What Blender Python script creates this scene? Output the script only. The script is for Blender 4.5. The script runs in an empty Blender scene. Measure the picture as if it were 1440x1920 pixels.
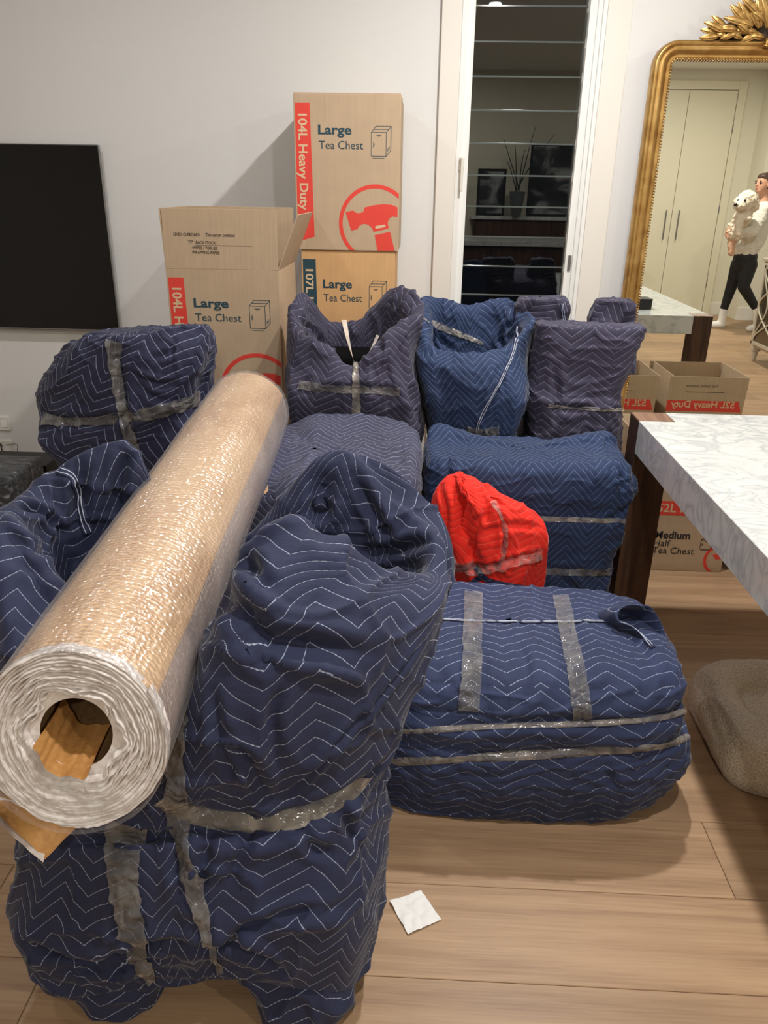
import bpy, bmesh, math, random
import numpy as np
from mathutils import Vector, Matrix
from mathutils.bvhtree import BVHTree

sc = bpy.context.scene
PI = math.pi
# ---------------------------------------------------------------- camera
FPX = 1455.0
CAMH = 1.42
RX = Vector((0.99890099, 0.03091349, -0.03523014))
RY = Vector((0.04439273, -0.38287098, 0.92273458))
RZ = Vector((0.01503635, -0.92328445, -0.38382253))
RM = Matrix((RX, RY, RZ))              # rows: world axes in camera frame (x right, y down, z forward)
cam_d = bpy.data.cameras.new('camera')
cam = bpy.data.objects.new('camera', cam_d)
sc.collection.objects.link(cam)
cam_d.sensor_fit = 'VERTICAL'
cam_d.sensor_height = 32.0
cam_d.lens = FPX / 1920.0 * 32.0
cam_d.clip_start = 0.02
M3 = RM @ Matrix(((1, 0, 0), (0, -1, 0), (0, 0, -1)))
cam.matrix_world = Matrix.Translation((0, 0, CAMH)) @ M3.to_4x4()
sc.camera = cam

# ---------------------------------------------------------------- world, view, lamps
w = bpy.data.worlds.new('night')
sc.world = w
w.use_nodes = True
w.node_tree.nodes['Background'].inputs[0].default_value = (0.010, 0.012, 0.016, 1)
w.node_tree.nodes['Background'].inputs[1].default_value = 0.3
sc.view_settings.view_transform = 'Standard'
sc.view_settings.look = 'None'
sc.view_settings.gamma = 1.0
sc.view_settings.use_curve_mapping = False
sc.view_settings.exposure = 0.0
CEIL = 2.75
# x, y, power, colour
LAMPS = [
    (0.56, 2.44, 43, (1.0, 0.965, 0.925)),
    (0.52, 0.62, 29, (1.0, 0.965, 0.93)),
    (-1.25, 0.62, 4, (1.0, 0.965, 0.93)),
    (-1.35, 2.42, 8, (0.97, 0.98, 1.0)),
    (0.2, -1.7, 34, (1.0, 0.95, 0.86)),
    (2.9, -1.2, 50, (1.0, 0.95, 0.85)),
    (2.9, 1.6, 30, (1.0, 0.95, 0.88)),
]

# ---------------------------------------------------------------- helpers
C = sc.collection


def lin(c):
    return tuple((x / 255 / 12.92 if x / 255 <= 0.04045 else ((x / 255 + 0.055) / 1.055) ** 2.4) for x in c)


def ray(u, v):
    return RM @ Vector(((u - 720) / FPX, (v - 960) / FPX, 1.0))


def P(u, v, y):
    r = ray(u, v)
    t = y / r.y
    return Vector((0, 0, CAMH)) + r * t


def PZ(u, v, z):
    r = ray(u, v)
    t = (z - CAMH) / r.z
    return Vector((0, 0, CAMH)) + r * t


def obj(name, me, mat=None, parent=None):
    o = bpy.data.objects.new(name, me)
    C.objects.link(o)
    if mat is not None and me is not None:
        mats = mat if isinstance(mat, (list, tuple)) else [mat]
        if not me.materials:
            for m in mats:
                me.materials.append(m)
    if parent is not None:
        o.parent = parent
    return o


def tag(o, label=None, cat=None, group=None, kind=None):
    if label: o['label'] = label
    if cat: o['category'] = cat
    if group: o['group'] = group
    if kind: o['kind'] = kind
    return o


def thing(name, label, cat, loc=(0, 0, 0), rotz=0, group=None):
    o = bpy.data.objects.new(name, None)
    o.empty_display_size = 0.1
    C.objects.link(o)
    o.location = loc
    o.rotation_euler = (0, 0, rotz)
    return tag(o, label, cat, group)


def mesh(name, vs, fs, smooth=False):
    me = bpy.data.meshes.new(name)
    me.from_pydata([tuple(v) for v in vs], [], [tuple(f) for f in fs])
    if smooth:
        me.polygons.foreach_set('use_smooth', [True] * len(me.polygons))
    me.update()
    return me


def box_bm(bm, x0, x1, y0, y1, z0, z1, bev=0.0, mi=0):
    vs = [bm.verts.new(p) for p in ((x0, y0, z0), (x1, y0, z0), (x1, y1, z0), (x0, y1, z0),
                                    (x0, y0, z1), (x1, y0, z1), (x1, y1, z1), (x0, y1, z1))]
    fs = [bm.faces.new([vs[i] for i in f]) for f in
          ((0, 3, 2, 1), (4, 5, 6, 7), (0, 1, 5, 4), (1, 2, 6, 5), (2, 3, 7, 6), (3, 0, 4, 7))]
    for f in fs: f.material_index = mi
    if bev > 0:
        es = list({e for f in fs for e in f.edges})
        bmesh.ops.bevel(bm, geom=es, offset=bev, segments=2, affect='EDGES', profile=0.6)


def bm_mesh(name, bm, smooth=False):
    me = bpy.data.meshes.new(name)
    bm.normal_update()
    bm.to_mesh(me)
    bm.free()
    if smooth:
        me.polygons.foreach_set('use_smooth', [True] * len(me.polygons))
    return me


def box(name, x0, x1, y0, y1, z0, z1, mat, parent=None, bev=0.0):
    bm = bmesh.new()
    box_bm(bm, x0, x1, y0, y1, z0, z1, bev)
    return obj(name, bm_mesh(name, bm), mat, parent)


def struct(o):
    o['kind'] = 'structure'
    return o


def cyl_bm(bm, p0, p1, r0, r1=None, n=16, caps=True):
    r1 = r0 if r1 is None else r1
    p0, p1 = Vector(p0), Vector(p1)
    q = (p1 - p0).to_track_quat('Z', 'Y')
    a = [bm.verts.new(p0 + q @ Vector((r0 * math.cos(2 * PI * i / n), r0 * math.sin(2 * PI * i / n), 0))) for i in range(n)]
    b = [bm.verts.new(p1 + q @ Vector((r1 * math.cos(2 * PI * i / n), r1 * math.sin(2 * PI * i / n), 0))) for i in range(n)]
    for i in range(n):
        bm.faces.new((a[i], a[(i + 1) % n], b[(i + 1) % n], b[i]))
    if caps:
        bm.faces.new(list(reversed(a)))
        bm.faces.new(b)


def tube(name, pts, r, mat, parent=None, n=8, sub=6):
    """smooth tube through points"""
    pts = cr_open(np.array([list(p) for p in pts], float), sub * (len(pts) - 1) + 1)
    rr = r if hasattr(r, '__len__') else [r] * len(pts)
    if hasattr(r, '__len__'):
        rr = np.interp(np.linspace(0, 1, len(pts)), np.linspace(0, 1, len(r)), r)
    vs, fs = [], []
    up = Vector((0.13, 0.2, 1)).normalized()
    for i, p in enumerate(pts):
        d = Vector(pts[min(i + 1, len(pts) - 1)] - pts[max(i - 1, 0)]).normalized()
        s = d.cross(up)
        if s.length < 1e-4: s = d.cross(Vector((1, 0, 0)))
        s.normalize()
        t = s.cross(d).normalized()
        up = t
        for k in range(n):
            a = 2 * PI * k / n
            vs.append(Vector(p) + (s * math.cos(a) + t * math.sin(a)) * float(rr[i]))
    for i in range(len(pts) - 1):
        for k in range(n):
            fs.append((i * n + k, i * n + (k + 1) % n, (i + 1) * n + (k + 1) % n, (i + 1) * n + k))
    fs.append(tuple(range(n - 1, -1, -1)))
    b = (len(pts) - 1) * n
    fs.append(tuple(b + k for k in range(n)))
    return obj(name, mesh(name, vs, fs, True), mat, parent)


def cr_seg(p0, p1, p2, p3, t):
    return 0.5 * ((2 * p1) + (-p0 + p2) * t + (2 * p0 - 5 * p1 + 4 * p2 - p3) * t * t + (-p0 + 3 * p1 - 3 * p2 + p3) * t ** 3)


def cr_closed(Q, m):
    n = len(Q)
    out = []
    for s in np.arange(m) * n / m:
        i = int(s)
        out.append(cr_seg(Q[(i - 1) % n], Q[i % n], Q[(i + 1) % n], Q[(i + 2) % n], s - i))
    return np.array(out)


def cr_open(Q, m):
    n = len(Q)
    E = np.concatenate([[2 * Q[0] - Q[1]], Q, [2 * Q[-1] - Q[-2]]])
    out = []
    for s in np.linspace(0, n - 1, m):
        i = min(int(s), n - 2)
        out.append(cr_seg(E[i], E[i + 1], E[i + 2], E[i + 3], s - i))
    return np.array(out)


_rs = np.random.RandomState(7)
_perm = np.concatenate([_rs.permutation(256)] * 3)
_grad = _rs.normal(size=(256, 3))
_grad /= np.linalg.norm(_grad, axis=1)[:, None]


def noise(X):
    X = np.asarray(X, float)
    i = np.floor(X).astype(int)
    f = X - i
    i &= 255
    u = f * f * f * (f * (f * 6 - 15) + 10)
    r = 0
    for a in (0, 1):
        for b in (0, 1):
            for c in (0, 1):
                h = _perm[_perm[_perm[(i[..., 0] + a) & 255] + ((i[..., 1] + b) & 255)] + ((i[..., 2] + c) & 255)]
                g = _grad[h]
                d = (g * (f - np.array([a, b, c]))).sum(-1)
                wgt = (u[..., 0] if a else 1 - u[..., 0]) * (u[..., 1] if b else 1 - u[..., 1]) * (u[..., 2] if c else 1 - u[..., 2])
                r = r + d * wgt
    return r * 1.6


def ridge(X, p=3):
    return np.clip(1 - np.abs(noise(X)) * 2.2, 0, 1) ** p


# ---------------------------------------------------------------- materials
class NT:
    def __init__(s, name):
        s.m = bpy.data.materials.new(name)
        s.m.use_nodes = True
        s.t = s.m.node_tree
        s.b = s.t.nodes['Principled BSDF']
        s.out = s.t.nodes['Material Output']

    def n(s, typ, **kw):
        nd = s.t.nodes.new(typ)
        for k, v in kw.items():
            if k.startswith('i_'):
                key = k[2:]
                key = int(key) if key.isdigit() else key
                if isinstance(v, bpy.types.NodeSocket): s.t.links.new(v, nd.inputs[key])
                else: nd.inputs[key].default_value = v
            else:
                setattr(nd, k, v)
        return nd

    def math(s, op, a, b=None, c=None, clamp=False):
        nd = s.t.nodes.new('ShaderNodeMath')
        nd.operation = op
        nd.use_clamp = clamp
        for k, v in enumerate((a, b, c)):
            if v is None: continue
            if isinstance(v, bpy.types.NodeSocket): s.t.links.new(v, nd.inputs[k])
            else: nd.inputs[k].default_value = v
        return nd.outputs[0]

    def mix(s, f, a, b, typ='MIX'):
        nd = s.t.nodes.new('ShaderNodeMix')
        nd.data_type = 'RGBA'
        nd.blend_type = typ
        for k, v in ((0, f), (6, a), (7, b)):
            if isinstance(v, bpy.types.NodeSocket): s.t.links.new(v, nd.inputs[k])
            else: nd.inputs[k].default_value = (tuple(v) + (1,)) if hasattr(v, '__len__') and len(v) == 3 else v
        return nd.outputs[2]

    def ramp(s, f, stops, interp='LINEAR'):
        nd = s.t.nodes.new('ShaderNodeValToRGB')
        nd.color_ramp.interpolation = interp
        cr = nd.color_ramp
        while len(cr.elements) < len(stops): cr.elements.new(0.5)
        for e, (p, c) in zip(cr.elements, stops):
            e.position = p
            e.color = tuple(c) + (1,) if hasattr(c, '__len__') else (c, c, c, 1)
        s.t.links.new(f, nd.inputs[0])
        return nd.outputs[0]

    def set(s, **kw):
        for k, v in kw.items():
            key = k.replace('_', ' ')
            if isinstance(v, bpy.types.NodeSocket): s.t.links.new(v, s.b.inputs[key])
            else: s.b.inputs[key].default_value = (tuple(v) + (1,)) if hasattr(v, '__len__') and len(v) == 3 and 'Color' in key or (hasattr(v, '__len__') and len(v) == 3) else v
        return s

    def bump(s, h, strength=0.3, dist=0.01, normal=None):
        nd = s.t.nodes.new('ShaderNodeBump')
        nd.inputs['Strength'].default_value = strength
        nd.inputs['Distance'].default_value = dist
        s.t.links.new(h, nd.inputs['Height'])
        if normal is not None: s.t.links.new(normal, nd.inputs['Normal'])
        return nd.outputs[0]

    def tex(s, typ='ShaderNodeTexNoise', vec=None, **kw):
        nd = s.n(typ, **kw)
        if vec is not None: s.t.links.new(vec, nd.inputs['Vector'])
        return nd

    def coord(s, which='Object'):
        return s.t.nodes.new('ShaderNodeTexCoord').outputs[which]

    def mapping(s, vec, scale=(1, 1, 1), loc=(0, 0, 0), rot=(0, 0, 0)):
        nd = s.t.nodes.new('ShaderNodeMapping')
        s.t.links.new(vec, nd.inputs['Vector'])
        nd.inputs['Scale'].default_value = scale
        nd.inputs['Location'].default_value = loc
        nd.inputs['Rotation'].default_value = rot
        return nd.outputs[0]


def plain(name, col, rough=0.6, metal=0.0, spec=0.5, noise_amt=0.06, nscale=12, bump=0.0, bscale=80, coat=0.0, emit=None, es=0):
    s = NT(name)
    c = lin(col)
    co = s.coord()
    nz = s.tex(vec=co, i_Scale=nscale, i_Detail=4.0)
    base = s.mix(nz.outputs[0], tuple(x * (1 - noise_amt) for x in c), tuple(min(1, x * (1 + noise_amt)) for x in c))
    s.set(Base_Color=base, Roughness=rough, Metallic=metal)
    s.b.inputs['Specular IOR Level'].default_value = spec
    s.b.inputs['Coat Weight'].default_value = coat
    if bump:
        n2 = s.tex(vec=co, i_Scale=bscale, i_Detail=3.0)
        s.set(Normal=s.bump(n2.outputs[0], bump, 0.002))
    if emit:
        s.b.inputs['Emission Color'].default_value = tuple(emit) + (1,)
        s.b.inputs['Emission Strength'].default_value = es
    return s.m


def quilt_mat(name, base, line, per=0.135, amp=0.042, sp=0.030, lw=0.0016, dash=0.6, warp=0.006, puff=1.0, rough=0.8):
    """quilted moving blanket: zigzag stitch lines running over metre-scaled UVs"""
    s = NT(name)
    uv = s.n('ShaderNodeUVMap', uv_map='UVMap').outputs[0]
    nz = s.tex(vec=s.mapping(uv, (9, 9, 9)), i_Scale=1.0, i_Detail=2.0)
    off = s.n('ShaderNodeVectorMath', operation='MULTIPLY_ADD')
    s.t.links.new(nz.outputs[1], off.inputs[0])
    off.inputs[1].default_value = (warp * 2, warp * 2, 0)
    s.t.links.new(uv, off.inputs[2])
    sx = s.n('ShaderNodeSeparateXYZ')
    s.t.links.new(off.outputs[0], sx.inputs[0])
    u, v = sx.outputs[0], sx.outputs[1]
    tri = s.math('PINGPONG', u, per / 2)                      # 0..per/2
    k = amp / (per / 2)
    q = s.math('DIVIDE', s.math('MULTIPLY_ADD', tri, k, v), sp)
    fr = s.math('ABSOLUTE', s.math('SUBTRACT', s.math('FRACT', q), 0.5))   # 0 mid, .5 at line
    d = s.math('MULTIPLY', s.math('SUBTRACT', 0.5, fr), sp / math.sqrt(1 + k * k))  # metres to line
    m = s.math('SUBTRACT', 1.0, s.math('SMOOTH_MIN', s.math('DIVIDE', d, lw), 1.0, 0.2), clamp=True)
    m = s.math('MULTIPLY', m, 2.0, clamp=True)
    if dash:
        dd = s.math('FRACT', s.math('DIVIDE', u, 0.0070))
        dm = s.math('GREATER_THAN', dd, 0.34)
        m2 = s.math('MULTIPLY', m, s.math('MAXIMUM', dm, 1 - dash))
    else:
        m2 = m
    b = lin(base)
    big = s.tex(vec=s.mapping(uv, (2.2, 2.2, 2.2)), i_Scale=1.0, i_Detail=3.0)
    colr = s.mix(s.ramp(big.outputs[0], [(0.35, 0.0), (0.65, 1.0)]), tuple(x * 0.82 for x in b), tuple(x * 1.16 for x in b))
    weave = s.tex(vec=s.mapping(uv, (900, 500, 1)), i_Scale=1.0, i_Detail=1.0)
    colr = s.mix(0.18, colr, weave.outputs[0], 'OVERLAY')
    colr = s.mix(s.math('MULTIPLY', m2, 0.85), colr, lin(line))
    pf = s.math('POWER', s.math('MULTIPLY', d, 1 / (sp / 2)), 0.4, clamp=True)
    wr = s.tex(vec=s.mapping(uv, (26, 60, 1)), i_Scale=1.0, i_Detail=3.0, i_Roughness=0.5)
    wr2 = s.tex(vec=s.mapping(uv, (60, 20, 1), rot=(0, 0, 0.5)), i_Scale=1.0, i_Detail=2.0)
    h = s.math('ADD', s.math('MULTIPLY', pf, 0.55 * puff), s.math('ADD', s.math('MULTIPLY', wr.outputs[0], 0.5), s.math('MULTIPLY', wr2.outputs[0], 0.4)))
    s.set(Base_Color=colr, Roughness=rough, Normal=s.bump(h, 0.55, 0.0055))
    s.b.inputs['Specular IOR Level'].default_value = 0.35
    s.b.inputs['Sheen Weight'].default_value = 0.12
    s.b.inputs['Sheen Roughness'].default_value = 0.4
    return s.m


def tape_mat(name, col=(200, 195, 185), alpha=0.35, rough=0.18):
    s = NT(name)
    co = s.coord()
    nz = s.tex(vec=s.mapping(co, (16, 16, 26), rot=(0.3, 0.5, 0.2)), i_Scale=1.0, i_Detail=1.0, i_Distortion=1.5)
    n2 = s.tex(vec=s.mapping(co, (30, 24, 9)), i_Scale=1.0, i_Detail=1.0, i_Distortion=0.6)
    h = s.math('ADD', nz.outputs[0], s.math('MULTIPLY', n2.outputs[0], 0.35))
    nrm = s.bump(h, 1.0, 0.012)
    s.set(Base_Color=lin(col), Roughness=rough, Normal=nrm)
    s.b.inputs['Specular IOR Level'].default_value = 1.0
    s.b.inputs['Coat Weight'].default_value = 1.0
    s.b.inputs['Coat Roughness'].default_value = 0.06
    tr = s.n('ShaderNodeBsdfTransparent')
    tr.inputs[0].default_value = (0.93, 0.92, 0.90, 1)
    mx = s.n('ShaderNodeMixShader')
    fr = s.n('ShaderNodeFresnel', i_IOR=1.5)
    va = s.math('MULTIPLY', s.ramp(n2.outputs[0], [(0.4, 0.6), (0.65, 1.4)]), alpha)
    f = s.math('ADD', va, s.math('MULTIPLY', fr.outputs[0], 1.0), clamp=True)
    s.t.links.new(f, mx.inputs[0])
    s.t.links.new(tr.outputs[0], mx.inputs[1])
    s.t.links.new(s.b.outputs[0], mx.inputs[2])
    s.t.links.new(mx.outputs[0], s.out.inputs[0])
    return s.m


def wood_mat(name, c0, c1, c2, axis=0, scale=1.0, rough=0.5, ring=7.0):
    """grain runs along axis; per-object variation through Object Info random"""
    s = NT(name)
    g = s.n('ShaderNodeNewGeometry').outputs['Position']
    rnd = s.n('ShaderNodeObjectInfo').outputs['Random']
    sc_ = [14 * scale] * 3
    sc_[axis] = 1.1 * scale
    mp = s.mapping(g, tuple(sc_))
    ad = s.n('ShaderNodeVectorMath', operation='MULTIPLY_ADD')
    cb = s.n('ShaderNodeCombineXYZ')
    for k in range(3): s.t.links.new(rnd, cb.inputs[k])
    s.t.links.new(cb.outputs[0], ad.inputs[0])
    ad.inputs[1].default_value = (31, 17, 23)
    s.t.links.new(mp, ad.inputs[2])
    n1 = s.tex(vec=ad.outputs[0], i_Scale=0.35, i_Detail=3.0, i_Distortion=0.6)
    rings = s.math('FRACT', s.math('MULTIPLY', n1.outputs[0], ring))
    rings = s.math('PINGPONG', s.math('MULTIPLY', n1.outputs[0], ring), 0.5)
    sc2 = [170 * scale] * 3
    sc2[axis] = 6 * scale
    n2 = s.tex(vec=s.mapping(g, tuple(sc2)), i_Scale=1.0, i_Detail=3.0)
    n3 = s.tex(vec=ad.outputs[0], i_Scale=0.12, i_Detail=2.0)
    f = s.math('ADD', s.math('MULTIPLY', rings, 0.55), s.math('MULTIPLY', n2.outputs[0], 0.6))
    col = s.ramp(f, [(0.18, lin(c0)), (0.48, lin(c1)), (0.8, lin(c2))])
    tone = s.math('MULTIPLY_ADD', rnd, 0.20, 0.88)
    col = s.mix(1.0, col, s.ramp(n3.outputs[0], [(0.3, 0.80), (0.7, 1.0)]), 'MULTIPLY')
    hsv = s.n('ShaderNodeHueSaturation')
    s.t.links.new(col, hsv.inputs['Color'])
    s.t.links.new(tone, hsv.inputs['Value'])
    base = hsv.outputs[0]
    if axis == 0:      # knots in the oak
        kv = s.tex('ShaderNodeTexVoronoi', vec=s.mapping(g, (1.15, 2.3, 1.0), loc=(0.35, 0.2, 0)), i_Scale=1.0)
        kd = s.ramp(kv.outputs['Distance'], [(0.0, 0.35), (0.028, 0.55), (0.04, 0.8), (0.09, 1.0)])
        base = s.mix(1.0, base, kd, 'MULTIPLY')
    s.set(Base_Color=base, Roughness=rough, Normal=s.bump(n2.outputs[0], 0.25, 0.001))
    s.b.inputs['Specular IOR Level'].default_value = 0.35
    return s.m


def cardboard(name, col):
    s = NT(name)
    co = s.coord()
    n1 = s.tex(vec=s.mapping(co, (260, 260, 3)), i_Scale=1.0, i_Detail=1.0)
    n2 = s.tex(vec=co, i_Scale=14, i_Detail=5.0)
    n3 = s.tex(vec=s.mapping(co, (500, 500, 500)), i_Scale=1.0)
    c = lin(col)
    f = s.math('ADD', s.math('MULTIPLY', n1.outputs[0], 0.4), s.math('ADD', s.math('MULTIPLY', n2.outputs[0], 0.4), s.math('MULTIPLY', n3.outputs[0], 0.2)))
    cc = s.ramp(f, [(0.3, tuple(x * 0.9 for x in c)), (0.7, tuple(x * 1.08 for x in c))])
    s.set(Base_Color=cc, Roughness=0.75, Normal=s.bump(n1.outputs[0], 0.12, 0.0008))
    s.b.inputs['Specular IOR Level'].default_value = 0.3
    return s.m


M = {}
M['wall'] = plain('wall_paint', (225, 225, 224), 0.7, noise_amt=0.01, nscale=2, bump=0.15, bscale=260)
M['wall_cream'] = plain('warm_wall_paint', (222, 218, 200), 0.65, noise_amt=0.01, nscale=2)
M['ceiling'] = plain('ceiling_paint', (232, 230, 224), 0.8, noise_amt=0.01, nscale=2)
M['trim'] = plain('architrave_paint', (228, 224, 217), 0.45, noise_amt=0.01, nscale=3)
M['white_gloss'] = plain('window_frame_paint', (236, 237, 235), 0.3, noise_amt=0.01, nscale=3)
M['door'] = plain('door_paint', (224, 219, 196), 0.4, noise_amt=0.01, nscale=3)
M['floor'] = wood_mat('oak_plank', (154, 123, 95), (180, 148, 116), (195, 164, 131), 0, 1.0, 0.42)
M['gap'] = plain('floor_gap', (70, 48, 34), 0.8)
M['walnut'] = wood_mat('dark_wood', (52, 34, 24), (84, 58, 42), (112, 80, 58), 2, 1.4, 0.5)
M['walnut_top'] = wood_mat('end_grain_wood', (104, 76, 60), (140, 108, 90), (166, 134, 112), 1, 2.0, 0.45)
M['card'] = cardboard('brown_cardboard', (186, 163, 136))
M['card2'] = cardboard('orange_cardboard', (208, 166, 118))
M['card_in'] = cardboard('inner_cardboard', (196, 172, 138))
M['red'] = plain('red_ink', (222, 66, 54), 0.6, noise_amt=0.04)
M['teal'] = plain('dark_teal_ink', (30, 66, 80), 0.6, noise_amt=0.04)
M['dark_ink'] = plain('black_ink', (40, 42, 44), 0.6)
M['handink'] = plain('marker_ink', (48, 44, 44), 0.6)
M['black'] = plain('black_plastic', (16, 16, 17), 0.45)
M['black_gloss'] = plain('black_screen', (3, 3, 4), 0.12, spec=0.35, noise_amt=0.0)
M['metal'] = plain('grey_metal', (150, 150, 152), 0.3, metal=1.0)
M['gold'] = None
M['white_plastic'] = plain('white_plastic', (225, 222, 214), 0.35, noise_amt=0.01)
M['paper'] = plain('tissue_paper', (240, 240, 238), 0.85, noise_amt=0.02, bump=0.5, bscale=120)
M['tape'] = tape_mat('clear_packing_tape', (222, 218, 212), 0.12, 0.10)
M['tape2'] = tape_mat('twisted_packing_tape', (220, 212, 200), 0.26, 0.12)
M['navy'] = quilt_mat('navy_quilted_blanket', (38, 44, 72), (170, 180, 204), per=0.15, amp=0.050, sp=0.031, lw=0.0008)
M['navy_b'] = quilt_mat('blue_navy_quilted_blanket', (47, 57, 90), (160, 174, 202), per=0.155, amp=0.042, sp=0.029, lw=0.0009)
M['indigo'] = quilt_mat('dark_indigo_quilted_blanket', (37, 40, 66), (140, 148, 178), per=0.17, amp=0.07, sp=0.034, lw=0.0014, dash=0.25)
M['plum'] = quilt_mat('plum_grey_quilted_blanket', (54, 51, 70), (118, 120, 148), per=0.15, amp=0.055, sp=0.026, lw=0.0012, dash=0)
M['grey_q'] = quilt_mat('slate_quilted_blanket', (62, 64, 86), (130, 136, 166), per=0.15, amp=0.070, sp=0.025, lw=0.0012, dash=0)
M['blue'] = quilt_mat('blue_quilted_blanket', (35, 51, 84), (92, 110, 148), per=0.125, amp=0.072, sp=0.025, lw=0.0011, dash=0)
M['red_q'] = quilt_mat('red_quilted_blanket', (226, 40, 26), (240, 84, 66), per=0.12, amp=0.045, sp=0.024, lw=0.0010, dash=0, warp=0.012)
M['binding'] = plain('navy_binding', (40, 46, 76), 0.8)
M['stitch'] = plain('white_thread', (196, 204, 222), 0.8)


def marble(name, base, vein, sc_=7.0):
    s = NT(name)
    g = s.n('ShaderNodeNewGeometry').outputs['Position']
    n0 = s.tex(vec=s.mapping(g, (sc_, sc_ * 1.5, sc_), rot=(0, 0, 0.5)), i_Scale=1.0, i_Detail=6.0, i_Distortion=1.8)
    v = s.math('ABSOLUTE', s.math('SUBTRACT', n0.outputs[0], 0.5))
    n1 = s.tex(vec=s.mapping(g, (5, 7, 5)), i_Scale=1.0, i_Detail=8.0, i_Roughness=0.65)
    f = s.math('ADD', s.math('MULTIPLY', v, 4.5, clamp=True), s.math('MULTIPLY', n1.outputs[0], 0.45))
    c = s.ramp(f, [(0.18, lin(vein)), (0.42, lin(tuple((a * 2 + b) / 3 for a, b in zip(base, vein)))), (0.75, lin(base))])
    s.set(Base_Color=c, Roughness=0.16)
    return s.m


M['marble'] = marble('white_marble', (212, 215, 213), (178, 183, 187))


def gold_mat():
    s = NT('antique_gold')
    co = s.coord()
    n1 = s.tex(vec=co, i_Scale=16, i_Detail=4.0)
    c = s.ramp(n1.outputs[0], [(0.3, lin((160, 120, 66))), (0.5, lin((188, 150, 88))), (0.75, lin((210, 176, 116)))])
    s.set(Base_Color=c, Metallic=0.8, Roughness=0.34, Normal=s.bump(n1.outputs[0], 0.06, 0.002))
    return s.m


M['gold'] = gold_mat()


def glass_mat():
    s = NT('louvre_glass')
    tr = s.n('ShaderNodeBsdfTransparent')
    tr.inputs[0].default_value = (0.72, 0.76, 0.75, 1)
    gl = s.n('ShaderNodeBsdfGlossy')
    gl.inputs['Roughness'].default_value = 0.004
    fr = s.n('ShaderNodeFresnel', i_IOR=1.52)
    mx = s.n('ShaderNodeMixShader')
    s.t.links.new(s.math('MULTIPLY', fr.outputs[0], 2.6, clamp=True), mx.inputs[0])
    s.t.links.new(tr.outputs[0], mx.inputs[1])
    s.t.links.new(gl.outputs[0], mx.inputs[2])
    s.t.links.new(mx.outputs[0], s.out.inputs[0])
    return s.m


M['glass'] = glass_mat()
M['glass_edge'] = plain('polished_glass_edge', (84, 92, 90), 0.12)


def mirror_mat():
    s = NT('mirror_silver')
    s.set(Base_Color=(0.86, 0.88, 0.83), Metallic=1.0, Roughness=0.0)
    return s.m


M['mirror'] = mirror_mat()

# ---------------------------------------------------------------- lamps
for k, (lx, ly, pw, lc) in enumerate(LAMPS):
    t = thing('downlight', 'small round recessed ceiling downlight', 'light', (lx, ly, CEIL), 0, 'recessed downlights in the ceiling')
    bm = bmesh.new()
    cyl_bm(bm, (0, 0, -0.006), (0, 0, -0.0005), 0.058, 0.064, 32)
    obj('bezel', bm_mesh('bezel', bm, False), M['white_gloss'], t)
    bm = bmesh.new()
    cyl_bm(bm, (0, 0, -0.009), (0, 0, -0.0065), 0.045, 0.045, 32)
    em = plain('lamp_lens', (255, 250, 240), 0.5, emit=lc, es=12)
    obj('lens', bm_mesh('lens', bm, False), em, t)
    ld = bpy.data.lights.new('lamp_light', 'AREA')
    ld.shape = 'DISK'
    ld.size = 0.085
    ld.energy = pw
    ld.color = lc
    lo = bpy.data.objects.new('lamp_light', ld)
    C.objects.link(lo)
    lo.parent = t
    lo.location = (0, 0, -0.014)

# ---------------------------------------------------------------- room shell
XL, XR, YF, YB = -3.2, 4.9, -3.0, 3.75
WX0, WX1, WZ0, WZ1 = 0.146, 0.735, 0.30, 2.45   # window opening
bm = bmesh.new()
for a in ((XL - .1, WX0, YB, YB + .18, 0, CEIL), (WX1, XR + .1, YB, YB + .18, 0, CEIL),
          (WX0, WX1, YB, YB + .18, 0, WZ0), (WX0, WX1, YB, YB + .18, WZ1, CEIL)):
    box_bm(bm, *a)
struct(obj('wall_back', bm_mesh('wall_back', bm), M['wall']))
struct(box('wall_left', XL - .1, XL, YF, YB, 0, CEIL, M['wall']))
struct(box('wall_right', XR, XR + .1, YF, YB, 0, CEIL, M['wall']))
struct(box('wall_front', XL - .1, XR + .1, YF - .1, YF, 0, CEIL, M['wall_cream']))
struct(box('ceiling', XL - .1, XR + .1, YF - .1, YB + .18, CEIL, CEIL + .1, M['ceiling']))
fl = struct(box('floor', XL - .1, XR + .1, YF - .1, YB + .18, -0.06, -0.012, M['gap']))
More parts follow.
